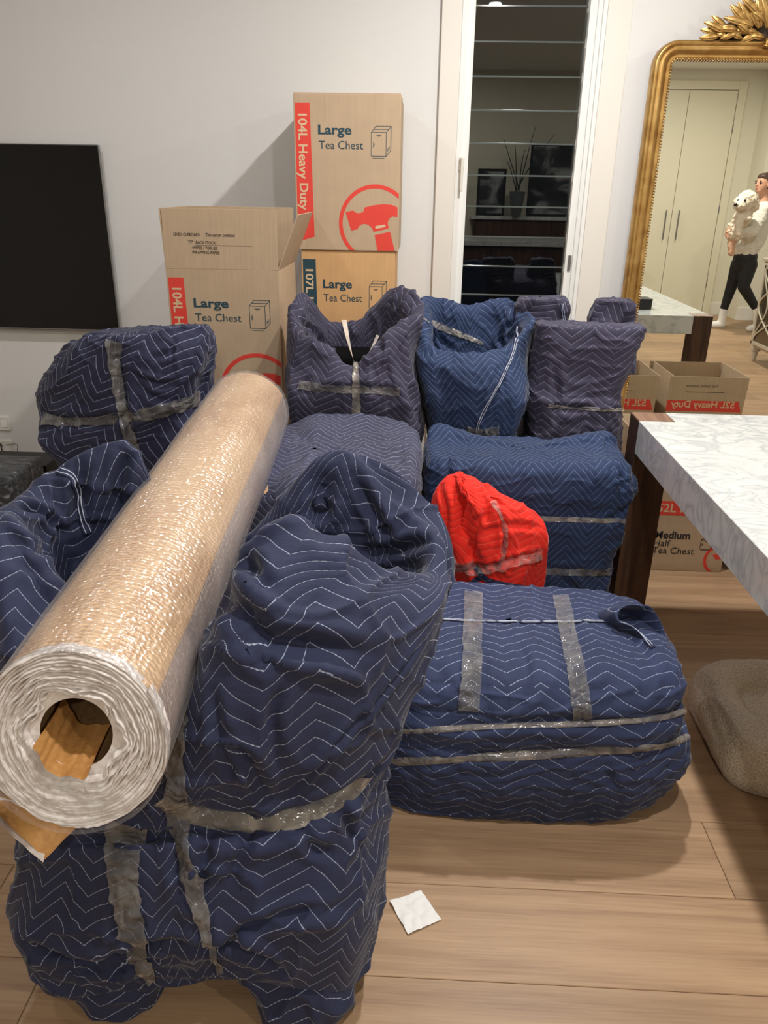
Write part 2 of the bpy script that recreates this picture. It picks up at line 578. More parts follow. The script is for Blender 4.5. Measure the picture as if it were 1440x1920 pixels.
# planks: 224 mm wide, seams fitted to the photo
rs = random.Random(5)
pw_ = 0.2235
k0 = math.floor((YF - 1.2765) / pw_)
pmesh = {}
for k in range(k0, 12):
    ya = 1.2765 + k * pw_
    yb = ya + pw_
    ya, yb = max(ya, YF), min(yb, YB)
    if yb - ya < 0.02: continue
    if k == 0:
        cuts = [-3.2, -1.35, 0.735, 2.6, 4.9]
    elif -4 < k < 0 or k == 1:
        s0 = -2.9 + rs.uniform(0, .5)
        cuts = [XL, s0, s0 + 1.95 - .2 * (k == -2), 1.1 + rs.uniform(0, .4), 3.1, XR]
    else:
        s0 = XL + rs.uniform(0.3, 1.9)
        cuts = [XL] + [s0 + i * 1.95 for i in range(6) if s0 + i * 1.95 < XR - 0.2] + [XR]
    for a, b in zip(cuts[:-1], cuts[1:]):
        bm = bmesh.new()
        L_, W_ = b - a - 0.0012, yb - ya - 0.0012
        e = 0.0012
        lo_ = [bm.verts.new((x, y, -0.012)) for x, y in ((0, 0), (L_, 0), (L_, W_), (0, W_))]
        mi_ = [bm.verts.new((x, y, -e)) for x, y in ((0, 0), (L_, 0), (L_, W_), (0, W_))]
        hi_ = [bm.verts.new((x, y, 0)) for x, y in ((e, e), (L_ - e, e), (L_ - e, W_ - e), (e, W_ - e))]
        for i in range(4):
            j = (i + 1) % 4
            bm.faces.new((lo_[i], lo_[j], mi_[j], mi_[i]))
            bm.faces.new((mi_[i], mi_[j], hi_[j], hi_[i]))
        bm.faces.new(hi_)
        o = obj('plank', bm_mesh('plank', bm), M['floor'], fl)
        o.location = (a, ya, 0)
# baseboards
struct(box('baseboard_back', XL, 0.06, YB - 0.016, YB, 0, 0.115, M['trim'], bev=0.004))
struct(box('baseboard_back', 0.84, XR, YB - 0.016, YB, 0, 0.115, M['trim'], bev=0.004))
struct(box('baseboard_left', XL, XL + 0.016, YF, YB, 0, 0.115, M['trim'], bev=0.004))
struct(box('baseboard_right', XR - 0.016, XR, YF, YB, 0, 0.115, M['trim'], bev=0.004))

# ---------------------------------------------------------------- window
# architraves each side: flat board with stepped edge
for nm, (a, b) in (('trim_1', (0.062, 0.146)), ('trim_2', (0.735, 0.836))):
    struct(box(nm, a, b, YB - 0.022, YB + 0.0, 0, CEIL - 0.002, M['trim'], bev=0.004))
win = struct(thing('window_1', None, None, (0, 0, 0)))
win['kind'] = 'structure'
bm = bmesh.new()
box_bm(bm, WX0, WX0 + 0.026, YB - 0.02, YB + 0.12, WZ0, WZ1, 0.003)
box_bm(bm, WX0 + 0.024, WX0 + 0.056, YB + 0.012, YB + 0.12, WZ0, WZ1, 0.003)
box_bm(bm, WX1 - 0.018, WX1, YB - 0.02, YB + 0.12, WZ0, WZ1, 0.004)
box_bm(bm, WX1 - 0.036, WX1 - 0.016, YB - 0.002, YB + 0.12, WZ0, WZ1, 0.003)
box_bm(bm, WX1 - 0.066, WX1 - 0.034, YB + 0.014, YB + 0.12, WZ0, WZ1, 0.003)
box_bm(bm, WX0, WX1, YB - 0.01, YB + 0.12, WZ1 - 0.05, WZ1, 0.003)
box_bm(bm, WX0, WX1, YB - 0.02, YB + 0.12, WZ0, WZ0 + 0.05, 0.003)
obj('window_frame', bm_mesh('frame', bm), M['white_gloss'], win)
GX0, GX1, GY = WX0 + 0.056, WX1 - 0.066, 3.80
pitch = 0.1294
zb = 0.965 - 4 * pitch
bm_p = bmesh.new(); box_bm(bm_p, GX0, GX1, 0, 0.005, 0, pitch + 0.006); me_p = bm_mesh('louvre_blade', bm_p)
bm_e = bmesh.new(); box_bm(bm_e, GX0, GX1, -0.0006, 0.007, -0.001, 0.006, 0.001); me_e = bm_mesh('blade_edge', bm_e)
me_c = bmesh.new(); box_bm(me_c, GX0 - 0.012, GX0 + 0.001, -0.012, 0.02, -0.02, 0.02, 0.002); box_bm(me_c, GX1 - 0.001, GX1 + 0.012, -0.012, 0.02, -0.02, 0.02, 0.002)
me_c = bm_mesh('blade_clip', me_c)
z = zb
while z < WZ1 - 0.05:
    o = obj('louvre_blade', me_p, M['glass'], win); o.location = (0, GY + 0.001, z)
    e_ = obj('blade_edge', me_e, M['glass_edge'], o)
    e_.location = (0, 0, 0)
    c_ = obj('blade_clip', me_c, M['white_gloss'], o)
    z += pitch
bm = bmesh.new()
box_bm(bm, 0.163, 0.183, YB - 0.035, YB - 0.018, 1.50, 1.555, 0.004)
box_bm(bm, 0.168, 0.180, YB - 0.048, YB - 0.034, 1.415, 1.555, 0.005)
obj('window_handle', bm_mesh('window_handle', bm), M['white_plastic'], win)
bm = bmesh.new()
box_bm(bm, 0.681, 0.695, YB + 0.004, YB + 0.013, 1.09, 1.155, 0.001)
cyl_bm(bm, (0.688, YB + 0.004, 1.125), (0.688, YB - 0.001, 1.125), 0.004)
obj('latch', bm_mesh('latch', bm), M['metal'], win)
# darkness outside: a garden ground and a fence a few metres off
struct(box('ground_outside', -6, 8, YB + 0.2, 12, -0.3, -0.25, plain('night_garden', (20, 22, 20), 0.9)))


# ---------------------------------------------------------------- boxes
FONT = None


def text_mesh(name, body, size, mat, parent, loc, rot=(PI / 2, 0, 0), bold=0.0, ext=0.0004, align='LEFT', sx=1.0, fw=None, fh=None):
    cu = bpy.data.curves.new(name, 'FONT')
    cu.body = body
    cu.size = size
    cu.offset = bold * size
    cu.extrude = ext
    cu.align_x = align
    cu.resolution_u = 3
    tmp = bpy.data.objects.new('tmp_text', cu)
    me = bpy.data.meshes.new_from_object(tmp)
    bpy.data.objects.remove(tmp)
    bpy.data.curves.remove(cu)
    me.name = name
    me.materials.clear()
    if fw:      # fit the lettering to a measured width and height
        n = len(me.vertices)
        co = np.empty(n * 3); me.vertices.foreach_get('co', co); co = co.reshape(-1, 3)
        kx = fw / (co[:, 0].max() - co[:, 0].min())
        co[:, 0] = (co[:, 0] - co[:, 0].min()) * kx
        if fh: co[:, 1] *= fh / (size * 0.729)
        me.vertices.foreach_set('co', co.ravel())
    o = obj(name, me, mat, parent)
    o.location = loc
    o.rotation_euler = rot
    o.scale = (sx, 1, 1)
    return o


def clip_poly(pts, x0, x1, z0, z1):
    def cl(pts, ins, inter):
        out = []
        for i in range(len(pts)):
            a, b = pts[i - 1], pts[i]
            ia, ib = ins(a), ins(b)
            if ib:
                if not ia: out.append(inter(a, b))
                out.append(b)
            elif ia: out.append(inter(a, b))
        return out

    def ix(c): return lambda a, b: (c, a[1] + (b[1] - a[1]) * (c - a[0]) / (b[0] - a[0]))
    def iz(c): return lambda a, b: (a[0] + (b[0] - a[0]) * (c - a[1]) / (b[1] - a[1]), c)
    for ins, it in ((lambda p: p[0] >= x0, ix(x0)), (lambda p: p[0] <= x1, ix(x1)), (lambda p: p[1] >= z0, iz(z0)), (lambda p: p[1] <= z1, iz(z1))):
        if len(pts) < 3: return []
        pts = cl(pts, ins, it)
    return pts if len(pts) > 2 else []


def flat(name, polys, y, th, mat, parent, flip=1):
    """thin printed shapes in the XZ plane at depth y, facing -Y"""
    bm = bmesh.new()
    for p in polys:
        a = [bm.verts.new((x, y, z_)) for x, z_ in p]
        f = bm.faces.new(a)
        r = bmesh.ops.extrude_face_region(bm, geom=[f])
        bmesh.ops.translate(bm, vec=(0, -th, 0), verts=[g for g in r['geom'] if isinstance(g, bmesh.types.BMVert)])
    bmesh.ops.recalc_face_normals(bm, faces=bm.faces)
    return obj(name, bm_mesh(name, bm), mat, parent)


def ring_polys(cx, cz, r0, r1, x0, x1, z0, z1, n=72, a0=0.0, a1=2 * PI):
    out = []
    for i in range(n):
        if not a0 <= 2 * PI * (i + .5) / n <= a1: continue
        a, b = 2 * PI * i / n, 2 * PI * (i + 1) / n
        q = [(cx + r0 * math.cos(a), cz + r0 * math.sin(a)), (cx + r1 * math.cos(a), cz + r1 * math.sin(a)),
             (cx + r1 * math.cos(b), cz + r1 * math.sin(b)), (cx + r0 * math.cos(b), cz + r0 * math.sin(b))]
        q = clip_poly(q, x0, x1, z0, z1)
        if q: out.append(q)
    return out


HAMMER = [(455, 995), (515, 980), (530, 995), (555, 1002), (580, 998), (600, 985), (605, 955), (680, 935), (760, 925), (820, 930), (866, 950),
          (866, 1028), (830, 1022), (808, 1036), (795, 1055), (790, 1080), (800, 1120), (680, 1153), (665, 1120), (640, 1098), (620, 1089), (600, 1087), (575, 1096), (560, 1112), (552, 1132), (500, 1145)]
HANDLE = [(687, 1178), (810, 1148), (850, 1305), (710, 1305)]
SLOT = [(694, 1104), (765, 1090), (773, 1096), (772, 1110), (702, 1126), (690, 1118)]


def icon_polys(x, z, w_, h_, t=0.0021):
    """line drawing of a carton: returns list of thin quads"""
    def ln(a, b):
        a, b = Vector(a), Vector(b)
        d = (b - a).normalized()
        n_ = Vector((-d.y, d.x)) * t / 2
        a -= d * t / 2; b += d * t / 2
        return [tuple(a - n_), tuple(b - n_), tuple(b + n_), tuple(a + n_)]
    fx = x + w_ * 0.76
    dz = h_ * 0.80
    L = [((x, z), (fx, z)), ((fx, z), (fx, z + dz)), ((fx, z + dz), (x, z + dz)), ((x, z + dz), (x, z)),
         ((x, z + dz), (x + w_ * .23, z + h_)), ((x + w_ * .23, z + h_), (x + w_, z + h_)), ((x + w_, z + h_), (fx, z + dz)),
         ((x + w_, z + h_), (x + w_, z + h_ * .2)), ((x + w_, z + h_ * .2), (fx, z)),
         ((x + w_ * .12, z + h_ * .9), (x + w_ * .88, z + h_ * .9)),
         ((x + w_ * .08, z - h_ * .07), (x + w_ * .66, z - h_ * .07)),
         ((x + w_ * .27, z + h_ * .70), (x + w_ * .5, z + h_ * .70)), ((x + w_ * .33, z + h_ * .67), (x + w_ * .44, z + h_ * .67)),
         ((x + w_ * .11, z + h_ * .30), (x + w_ * .11, z + h_ * .48)), ((x + w_ * .15, z + h_ * .35), (x + w_ * .15, z + h_ * .42)),
         ((x + w_ * .83, z + h_ * .18), (x + w_ * .93, z + h_ * .26)), ((x + w_ * .83, z + h_ * .24), (x + w_ * .93, z + h_ * .32))]
    return [ln(a, b) for a, b in L]


def tea_chest_print(t, W, H, y, band_mat, band_text, full=True, only_top=False):
    """printed face; local origin at lower left of the face, facing -Y"""
    th = 0.0004
    zt = H
    fx = lambda x: (x - 62) / 816 * W
    fz = lambda v: H - (v - 88) / 1222 * H
    bd = flat('printed_band', [[(fx(72) + .001, fz(156)), (fx(72) + .001, fz(1240)), (fx(130), fz(1225)), (fx(206), fz(1200)), (fx(186), fz(156))]], y, th, band_mat, t)
    bd['label'] = 'coloured vertical band printed down the left edge'
    sz = W * 0.155
    text_mesh('band_lettering', band_text, sz, M['card_lite'], t, (fx(98), y - th - 0.0003, fz(238)), (PI / 2, PI / 2, 0), 0.022, 0.0002, fw=.612 * H, fh=(fx(166) - fx(98)))
    text_mesh('bold_lettering', 'Large', W * .185, M['teal'], t, (fx(248), y - th, fz(388)), bold=0.024, fw=fx(503) - fx(248), fh=fz(315) - fz(388))
    text_mesh('lettering', 'Tea Chest', W * .160, M['teal'], t, (fx(252), y - th, fz(500)), bold=-0.002, fw=fx(592) - fx(252), fh=fz(435) - fz(500))
    flat('carton_symbol', icon_polys(fx(655), fz(552), fx(805) - fx(655), fz(325) - fz(552)), y, th, M['teal'], t)
    s_ = W / 816
    cx, cz = fx(690), fz(1085)
    R1, R0 = 288 * s_, 258 * s_
    zc = 0.002
    flat('printed_ring', ring_polys(cx, cz, R0, R1, 0.001, W - 0.002, zc, H - .01, 90, .7, 4.6), y, th, M['red'], t)
    hp = [[(fx(a), fz(b)) for a, b in HAMMER], [(fx(a), fz(b)) for a, b in HANDLE]]
    flat('hammer_emblem', [clip_poly(q, 0.001, W - 0.002, zc, H) for q in hp], y, th, M['red'], t)
    flat('hammer_slot', [[(fx(a), fz(b)) for a, b in SLOT]], y - th, 0.0003, M['card_lite'], t)


M['card_lite'] = plain('pale_print', (214, 186, 150), 0.7, noise_amt=0.03)


def closed_box(name, label, x, y, z, W, D, H, cm, band_mat=None, band_text='', rotz=0, tape=True, prn=True):
    t = thing(name, label, 'box', (x, y, z), rotz)
    bm = bmesh.new()
    box_bm(bm, 0, W, 0, D, 0, H, 0.0025)
    obj('carton_body', bm_mesh('carton_body', bm), cm, t)
    # the top flaps: two long flaps meeting at a seam
    for a, b in ((0.002, D / 2 - 0.001), (D / 2 + 0.001, D - 0.002)):
        box('flap', 0.002, W - 0.002, a, b, H, H + 0.003, cm, t, 0.0008)
    if tape:
        box('sealing_tape', -0.0008, W + 0.0008, D / 2 - 0.024, D / 2 + 0.024, H + 0.003, H + 0.0036, M['tape'], t)
    if prn:
        tea_chest_print(t, W, H, 0, band_mat, band_text)
    return t


# stacked tall cartons against the back wall
SX, SY = -0.490, 3.31
BW, BD = 0.406, 0.405
closed_box('cardboard_box', 'grey-brown carton with red side band, on top of the tall stack beside the window', SX + .008 - .016, SY, 1.1885, BW + 0.006, BD, 0.564, M['card'], M['red'], '104L Heavy Duty')
closed_box('cardboard_box', 'orange-brown carton with dark teal side band, under the red banded carton', SX + .008, SY + 0.006, 0.5945, BW - 0.022, BD, 0.590, M['card2'], M['teal'], '107L Heavy Duty')
closed_box('cardboard_box', 'brown carton lowest in the tall stack, hidden behind the wrapped armchair', SX + .008, SY + 0.006, 0.001, BW - 0.015, BD, 0.589, M['card'], M['red'], '104L Heavy Duty', prn=False)


def open_box(name, label, x, y, z, W, D, H, FL, cm, angs, rotz=0, shapes=None):
    """open-topped carton; angs = lean of front, right, back, left flap outwards (deg from upright)"""
    t = thing(name, label, 'box', (x, y, z), rotz)
    th = 0.004
    for nm, a in (('front_panel', (0, W, 0, th, 0, H)), ('back_panel', (0, W, D - th, D, 0, H)),
                  ('side_panel', (0, th, th, D - th, 0, H)), ('side_panel', (W - th, W, th, D - th, 0, H)), ('bottom_panel', (th, W - th, th, D - th, 0, th))):
        box(nm, *a, cm, t, 0.0008)
    def flap(L, ang, loc, rz):
        bm = bmesh.new()
        box_bm(bm, 0.001, L - 0.001, -th / 2, th / 2, 0.001, FL, 0.0008)
        o = obj('flap', bm_mesh('flap', bm), cm, t)
        o.matrix_local = Matrix.Translation(loc) @ Matrix.Rotation(rz, 4, 'Z') @ Matrix.Rotation(math.radians(ang), 4, 'X')
        return o
    fs = [flap(W, angs[0], (0, th / 2, H), 0), flap(D, angs[1], (W - th / 2, 0, H), PI / 2),
          flap(W, angs[2], (W, D - th / 2, H), PI), flap(D, angs[3], (th / 2, D, H), -PI / 2)]
    return t, fs


OBX, OBY, OBZ, OBW, OBH = -0.918, 2.9, 0.598, 0.412, 0.545
ob, obf = open_box('cardboard_box', 'open brown carton with raised flaps and handwritten list, by the television', OBX, OBY, OBZ, OBW, 0.40, OBH, 0.205, M['card'], (-0.5, 22, -2, 2))
# the print sits on the front panel, the writing on the raised front flap
tea_chest_print(ob, OBW, OBH, 0, M['red'], '104L Heavy Duty')
ff = obf[0]
text_mesh('printed_note', 'This carton contains:', 0.0160, M['dark_ink'], ff, (0.155, -0.0023, 0.113), fw=0.105)
for s_, x_, z_, fw_ in (('LINEN CUPBOARD', 0.040, 0.114, .094), ('TP', 0.090, 0.089, .017), ('BACK STOCK', 0.118, 0.0875, .072), ('WIPES / TISSUES', 0.104, 0.069, .090), ('WRAPPING PAPER', 0.102, 0.054, .100)):
    text_mesh('handwriting', s_, 0.0145, M['handink'], ff, (x_, -0.0023, z_), rot=(PI / 2, 0.012, 0), fw=fw_)
box('ruled_line', 0.115, 0.318, -0.0026, -0.0021, 0.0822, 0.0832, M['dark_ink'], ff)
closed_box('cardboard_box', 'brown carton underneath the open flapped carton', OBX, OBY, 0.001, OBW, 0.40, 0.592, M['card'], M['red'], '104L Heavy Duty', prn=False)


def medium_box(x, y, label, W=0.40, D=0.40, fl=(-1, 2, 0, -2)):
    H, FL = 0.341, 0.204
    t, fs = open_box('cardboard_box', label, x, y, 0.001, W, D, H, FL, M['card'], fl)
    for side in (0, 1):
        e = bpy.data.objects.new('printed_face', None)
        C.objects.link(e)
        e.parent = t
        if side: e.location = (W, D, 0); e.rotation_euler = (0, 0, PI)
        th = 0.0004
        zt = H - 0.048 if not side else H + 0.078
        y0 = 0
        flat('printed_band', [[(W * .07, zt), (W - .001, zt), (W - .001, zt - .058), (W * .02, zt - .058)]] if side else [[(0.001, zt + .01), (W * .93, zt + .01), (W * .98, zt - .05), (0.001, zt - .05)]], y0, th, M['red'], e)
        text_mesh('band_lettering', '52L Heavy Duty', 0.05, M['card_lite'], e, (0.045 if side else 0.105, y0 - th, zt - 0.036), bold=0.02, ext=0.0003)
        text_mesh('bold_lettering', 'Medium', 0.044, M['dark_ink'], e, (0.112, y0 - th, 0.143), bold=0.025)
        text_mesh('lettering', 'Half', 0.040, M['dark_ink'], e, (0.112, y0 - th, 0.108), bold=-0.003)
        text_mesh('lettering', 'Tea Chest', 0.040, M['dark_ink'], e, (0.112, y0 - th, 0.076), bold=-0.003)
        flat('carton_symbol', icon_polys(0.300, 0.100, 0.055, 0.05, 0.002), y0, th, M['dark_ink'], e)
        flat('printed_ring', ring_polys(W * 0.98, 0.055, 0.058, 0.070, 0, W - .001, 0.002, H - .1, 72, .8, 4.7), y0, th, M['red'], e)
        flat('hammer_emblem', [clip_poly([(W * .89, 0.075), (W * .99, 0.09), (W * .99, .06), (W * .93, .055)], 0, W - .001, .002, H)], y0, th, M['red'], e)
        if side:
            text_mesh('printed_note', 'This carton contains:', 0.020, M['dark_ink'], e, (0.145, y0 - 0.0008, H + 0.150), ext=0.0002)
            box('ruled_line', 0.11, 0.31, -0.0012, 0.0, H + 0.122, H + 0.1238, M['dark_ink'], e)
    return t


medium_box(0.865, 2.885, 'half-height open carton under the marble table, nearest its dark wooden corner leg')
medium_box(1.325, 2.885, 'half-height open carton seen from behind in the gold mirror, the right one', fl=(-1, 2, 0, -6))

# ---------------------------------------------------------------- television
tv = thing('television', 'large black flat screen television mounted on the white wall', 'television', (-2.15, YB, 1.18))
TW = 1.456
bm = bmesh.new(); box_bm(bm, -TW / 2, TW / 2, -0.045, -0.03, -0.405, 0.405, 0.003)
obj('bezel', bm_mesh('bezel', bm), M['metal'], tv)
bm = bmesh.new(); box_bm(bm, -TW / 2 + .005, TW / 2 - .005, -0.048, -0.0452, -0.398, 0.401, 0.001)
obj('screen', bm_mesh('screen', bm), M['black_gloss'], tv)
bm = bmesh.new(); box_bm(bm, -0.4, 0.4, -0.0298, -0.001, -0.25, 0.25, 0.004)
obj('wall_mount', bm_mesh('wall_mount', bm), M['black'], tv)
tv.location.z = 1.178
tv.location.x = -1.422 - TW / 2

# ---------------------------------------------------------------- table
tt = thing('dining_table', 'long white marble topped dining table with dark wooden corner legs', 'table', (0, 0, 0))
TX0, TX1, TY0, TY1 = 0.716, 1.765, 0.25, 2.54
TT, TB = 0.75, 0.643
LW, LD = 0.115, 0.108
bm = bmesh.new()
xs = [TX0 + .001, TX0 + LW, TX1 - LW, TX1 - .001]
ys = [TY0, TY0 + LD, TY1 - LD, TY1]
# slab with four square notches at the corners
ol = [(xs[1], ys[0]), (xs[2], ys[0]), (xs[2], ys[1]), (xs[3], ys[1]), (xs[3], ys[2]), (xs[2], ys[2]), (xs[2], ys[3]), (xs[1], ys[3]), (xs[1], ys[2]), (xs[0], ys[2]), (xs[0], ys[1]), (xs[1], ys[1])]
lo_ = [bm.verts.new((x, y, TB)) for x, y in ol]
f = bm.faces.new(lo_)
r = bmesh.ops.extrude_face_region(bm, geom=[f])
bmesh.ops.translate(bm, vec=(0, 0, TT - TB), verts=[g for g in r['geom'] if isinstance(g, bmesh.types.BMVert)])
bmesh.ops.recalc_face_normals(bm, faces=bm.faces)
bmesh.ops.bevel(bm, geom=list(bm.edges), offset=0.0015, segments=1, affect='EDGES')
obj('table_top', bm_mesh('table_top', bm), M['marble'], tt)
for lx, ly in ((TX0, TY1 - LD), (TX1 - LW, TY1 - LD), (TX0, TY0), (TX1 - LW, TY0)):
    lg = box('leg', lx + .0008, lx + LW - .0008, ly + .0008, ly + LD - .0008, 0.0, TT - 0.004, M['walnut'], tt, 0.002)
    box('leg_cap', lx + .0008, lx + LW - .0008, ly + .0008, ly + LD - .0008, TT - 0.004, TT + 0.0004, M['walnut_top'], lg, 0.0004)


# ---------------------------------------------------------------- cloth lofts
def arr(L): return np.array([[float(a) for a in p] for p in L])


def sring(x0, x1, y0, y1, z, n=24, e=5.0, rot=0.0):
    cx, cy, a, b = (x0 + x1) / 2, (y0 + y1) / 2, (x1 - x0) / 2, (y1 - y0) / 2
    out = []
    for i in range(n):
        t = 2 * PI * (i + 0.5) / n + PI / 2       # starts at the back
        c, s_ = math.cos(t), math.sin(t)
        # even spacing on a rounded square
        k = (abs(c) ** e + abs(s_) ** e) ** (-1 / e)
        out.append((cx + a * k * c, cy + b * k * s_, z))
    return out


def inner_ring(R, inset, dz):
    A = arr(R)
    c = A.mean(0)
    d = A - c
    d[:, 2] = 0
    L = np.linalg.norm(d, axis=1, keepdims=True)
    B = A - d / L * inset
    B[:, 2] += dz
    return B


def add_cap(rings, dome=0.01, ks=(0.9, 0.7, 0.45, 0.2, 0.02)):
    A = arr(rings[-1])
    c = A.mean(0)
    out = []
    for k in ks:
        B = c + (A - c) * k
        B[:, 2] = c[2] + (A[:, 2] - c[2]) * k + dome * (1 - k * k)
        out.append(B)
    return rings + out


TARGETS = {}


class Cloth:
    """closed loft through control rings, displaced by folds, creases and noise"""
    def __init__(s, rings, nu=200, nv=160, uvmode='wrap', uvrot=0.0):
        K = np.array([cr_closed(arr(r), nu) for r in rings])
        V = cr_open(K, nv)
        s.V = V
        s.nu, s.nv = nu, nv
        s.uvmode, s.uvrot = uvmode, uvrot
        s.base = V.copy()
        s.faces()

    def faces(s):
        nu, nv = s.nu, s.nv
        i = np.arange(nv - 1)[:, None] * nu + np.arange(nu)[None, :]
        j = np.arange(nv - 1)[:, None] * nu + (np.arange(nu)[None, :] + 1) % nu
        s.F = np.stack([i, j, j + nu, i + nu], -1).reshape(-1, 4)

    def normals(s, V=None):
        V = s.V if V is None else V
        du = np.roll(V, -1, 1) - np.roll(V, 1, 1)
        dv = np.empty_like(V)
        dv[1:-1] = V[2:] - V[:-2]
        dv[0] = V[1] - V[0]
        dv[-1] = V[-1] - V[-2]
        n = np.cross(du, dv)
        n /= np.linalg.norm(n, axis=-1, keepdims=True) + 1e-9
        return n

    def bvh(s):
        return BVHTree.FromPolygons([tuple(v) for v in s.V.reshape(-1, 3)], [tuple(f) for f in s.F])

    def noise(s, amp, scale, seed=0, off=None):
        n = s.normals()
        s.V = s.V + n * (amp * noise(s.base * np.array(scale) + seed * 7.31))[..., None]
        return s

    def folds(s, amp, scale, seed=0, p=3, mask=None):
        n = s.normals()
        B = s.base + 0.03 * np.stack([noise(s.base * 4 + 3), noise(s.base * 4 + 9), noise(s.base * 4 + 17)], -1)
        d = ridge(B * np.array(scale) + seed * 5.17, p) * amp
        if mask is not None: d = d * mask(s.base)
        s.V = s.V + n * d[..., None]
        return s

    def crease(s, px, wd, amp, taper=True, side=0.5, pts3=None):
        """px: polyline of photo points on the visible surface"""
        if pts3 is None:
            b = s.bvh()
            pts = []
            for (u, v) in px:
                h = b.ray_cast(Vector((0, 0, CAMH)), ray(u, v).normalized())
                if h[0] is not None: pts.append(h[0])
        else:
            pts = [Vector(p) for p in pts3]
        if len(pts) < 2: return s
        Q = cr_open(arr(pts), 8 * (len(pts) - 1) + 1)
        V = s.base.reshape(-1, 3)
        V = s.V.reshape(-1, 3)
        best = np.full(len(V), 1e9)
        tt_ = np.zeros(len(V))
        for k in range(len(Q) - 1):
            a, d = Q[k], Q[k + 1] - Q[k]
            L2 = (d * d).sum() + 1e-12
            t = np.clip(((V - a) @ d) / L2, 0, 1)
            ds = np.linalg.norm(V - (a + t[:, None] * d), axis=1)
            m = ds < best
            best[m] = ds[m]
            tt_[m] = (k + t[m]) / (len(Q) - 1)
        A = -amp * np.exp(-(best / wd) ** 2) + side * amp * np.exp(-((best - 1.9 * wd) / wd) ** 2)
        if taper: A = A * np.sin(np.clip(tt_, 0.02, 0.98) * PI) ** 0.5
        n = s.normals().reshape(-1, 3)
        s.V = (V + n * A[:, None]).reshape(s.V.shape)
        return s

    def floor(s, z=0.002):
        s.V[..., 2] = np.maximum(s.V[..., 2], z)
        return s

    def uvs(s):
        V = s.base
        nu, nv = s.nu, s.nv
        if s.uvmode == 'wrap':
            du = np.linalg.norm(np.roll(V, -1, 1) - V, axis=2)
            row = du[nv // 3]
            U = np.concatenate([[0], np.cumsum(row)])                       # nu+1
            dv = np.linalg.norm(V[1:] - V[:-1], axis=2)
            Wv = np.concatenate([np.zeros((1, nu)), np.cumsum(dv, 0)])
            W2 = np.concatenate([Wv, Wv[:, :1]], 1)
            uu = np.tile(U, (nv, 1))
            i = np.arange(nv - 1)[:, None]
            j = np.arange(nu)[None, :]
            q = [(i, j), (i, j + 1), (i + 1, j + 1), (i + 1, j)]
            UV = np.stack([np.stack([uu[a, b + 0 * a], W2[a, b]], -1) for a, b in q], 2)
            UV = UV.reshape(-1, 2)
        else:
            n = np.abs(s.normals(V))
            f = s.F
            fn = n.reshape(-1, 3)[f].mean(1)
            P_ = V.reshape(-1, 3)[f]                      # faces,4,3
            X, Y, Z = P_[..., 0], P_[..., 1], P_[..., 2]
            top = (fn[:, 2] > fn[:, 0]) & (fn[:, 2] > fn[:, 1])
            sd = (fn[:, 0] >= fn[:, 1]) & ~top
            u = np.where(sd[:, None], Y, X)
            v = np.where(top[:, None], Y - V[..., 1].min(), -(V[..., 2].max() - Z))
            v = np.where(top[:, None], Y - V[..., 1].min(), Z - V[..., 2].max())
            UV = np.stack([u, v], -1).reshape(-1, 2)
        c, sn = math.cos(s.uvrot), math.sin(s.uvrot)
        return np.stack([UV[:, 0] * c - UV[:, 1] * sn, UV[:, 0] * sn + UV[:, 1] * c], -1)

    def build(s, name, mat, parent=None, key=None):
        me = bpy.data.meshes.new(name)
        V = s.V.reshape(-1, 3)
        me.vertices.add(len(V))
        me.vertices.foreach_set('co', V.ravel())
        F = s.F
        me.loops.add(len(F) * 4)
        me.loops.foreach_set('vertex_index', F.ravel().astype(np.int32))
        me.polygons.add(len(F))
        me.polygons.foreach_set('loop_start', np.arange(0, len(F) * 4, 4, dtype=np.int32))
        me.polygons.foreach_set('use_smooth', np.ones(len(F), bool))
        me.update(calc_edges=True)
        uv = me.uv_layers.new(name='UVMap')
        uv.data.foreach_set('uv', s.uvs().astype(np.float32).ravel())
        o = obj(name, me, mat, parent)
        if key: TARGETS[key] = s
        return o


def surface_path(keys, px, n=40):
    """points where sight lines meet the given cloths, then returned as world points (built there in 3D)"""
    bv = [TARGETS[k].bvh() for k in keys]
    pp = cr_open(np.array(px, float), n)
    out = []
    nr = []
    for u, v in pp:
        best = None
        d = ray(u, v).normalized()
        for b in bv:
            h = b.ray_cast(Vector((0, 0, CAMH)), d)
            if h[0] is not None and (best is None or h[3] < best[3]): best = h
        if best is not None:
            out.append(best[0]); nr.append(best[1] if best[1].dot(d) < 0 else -best[1])
    return out, nr, bv


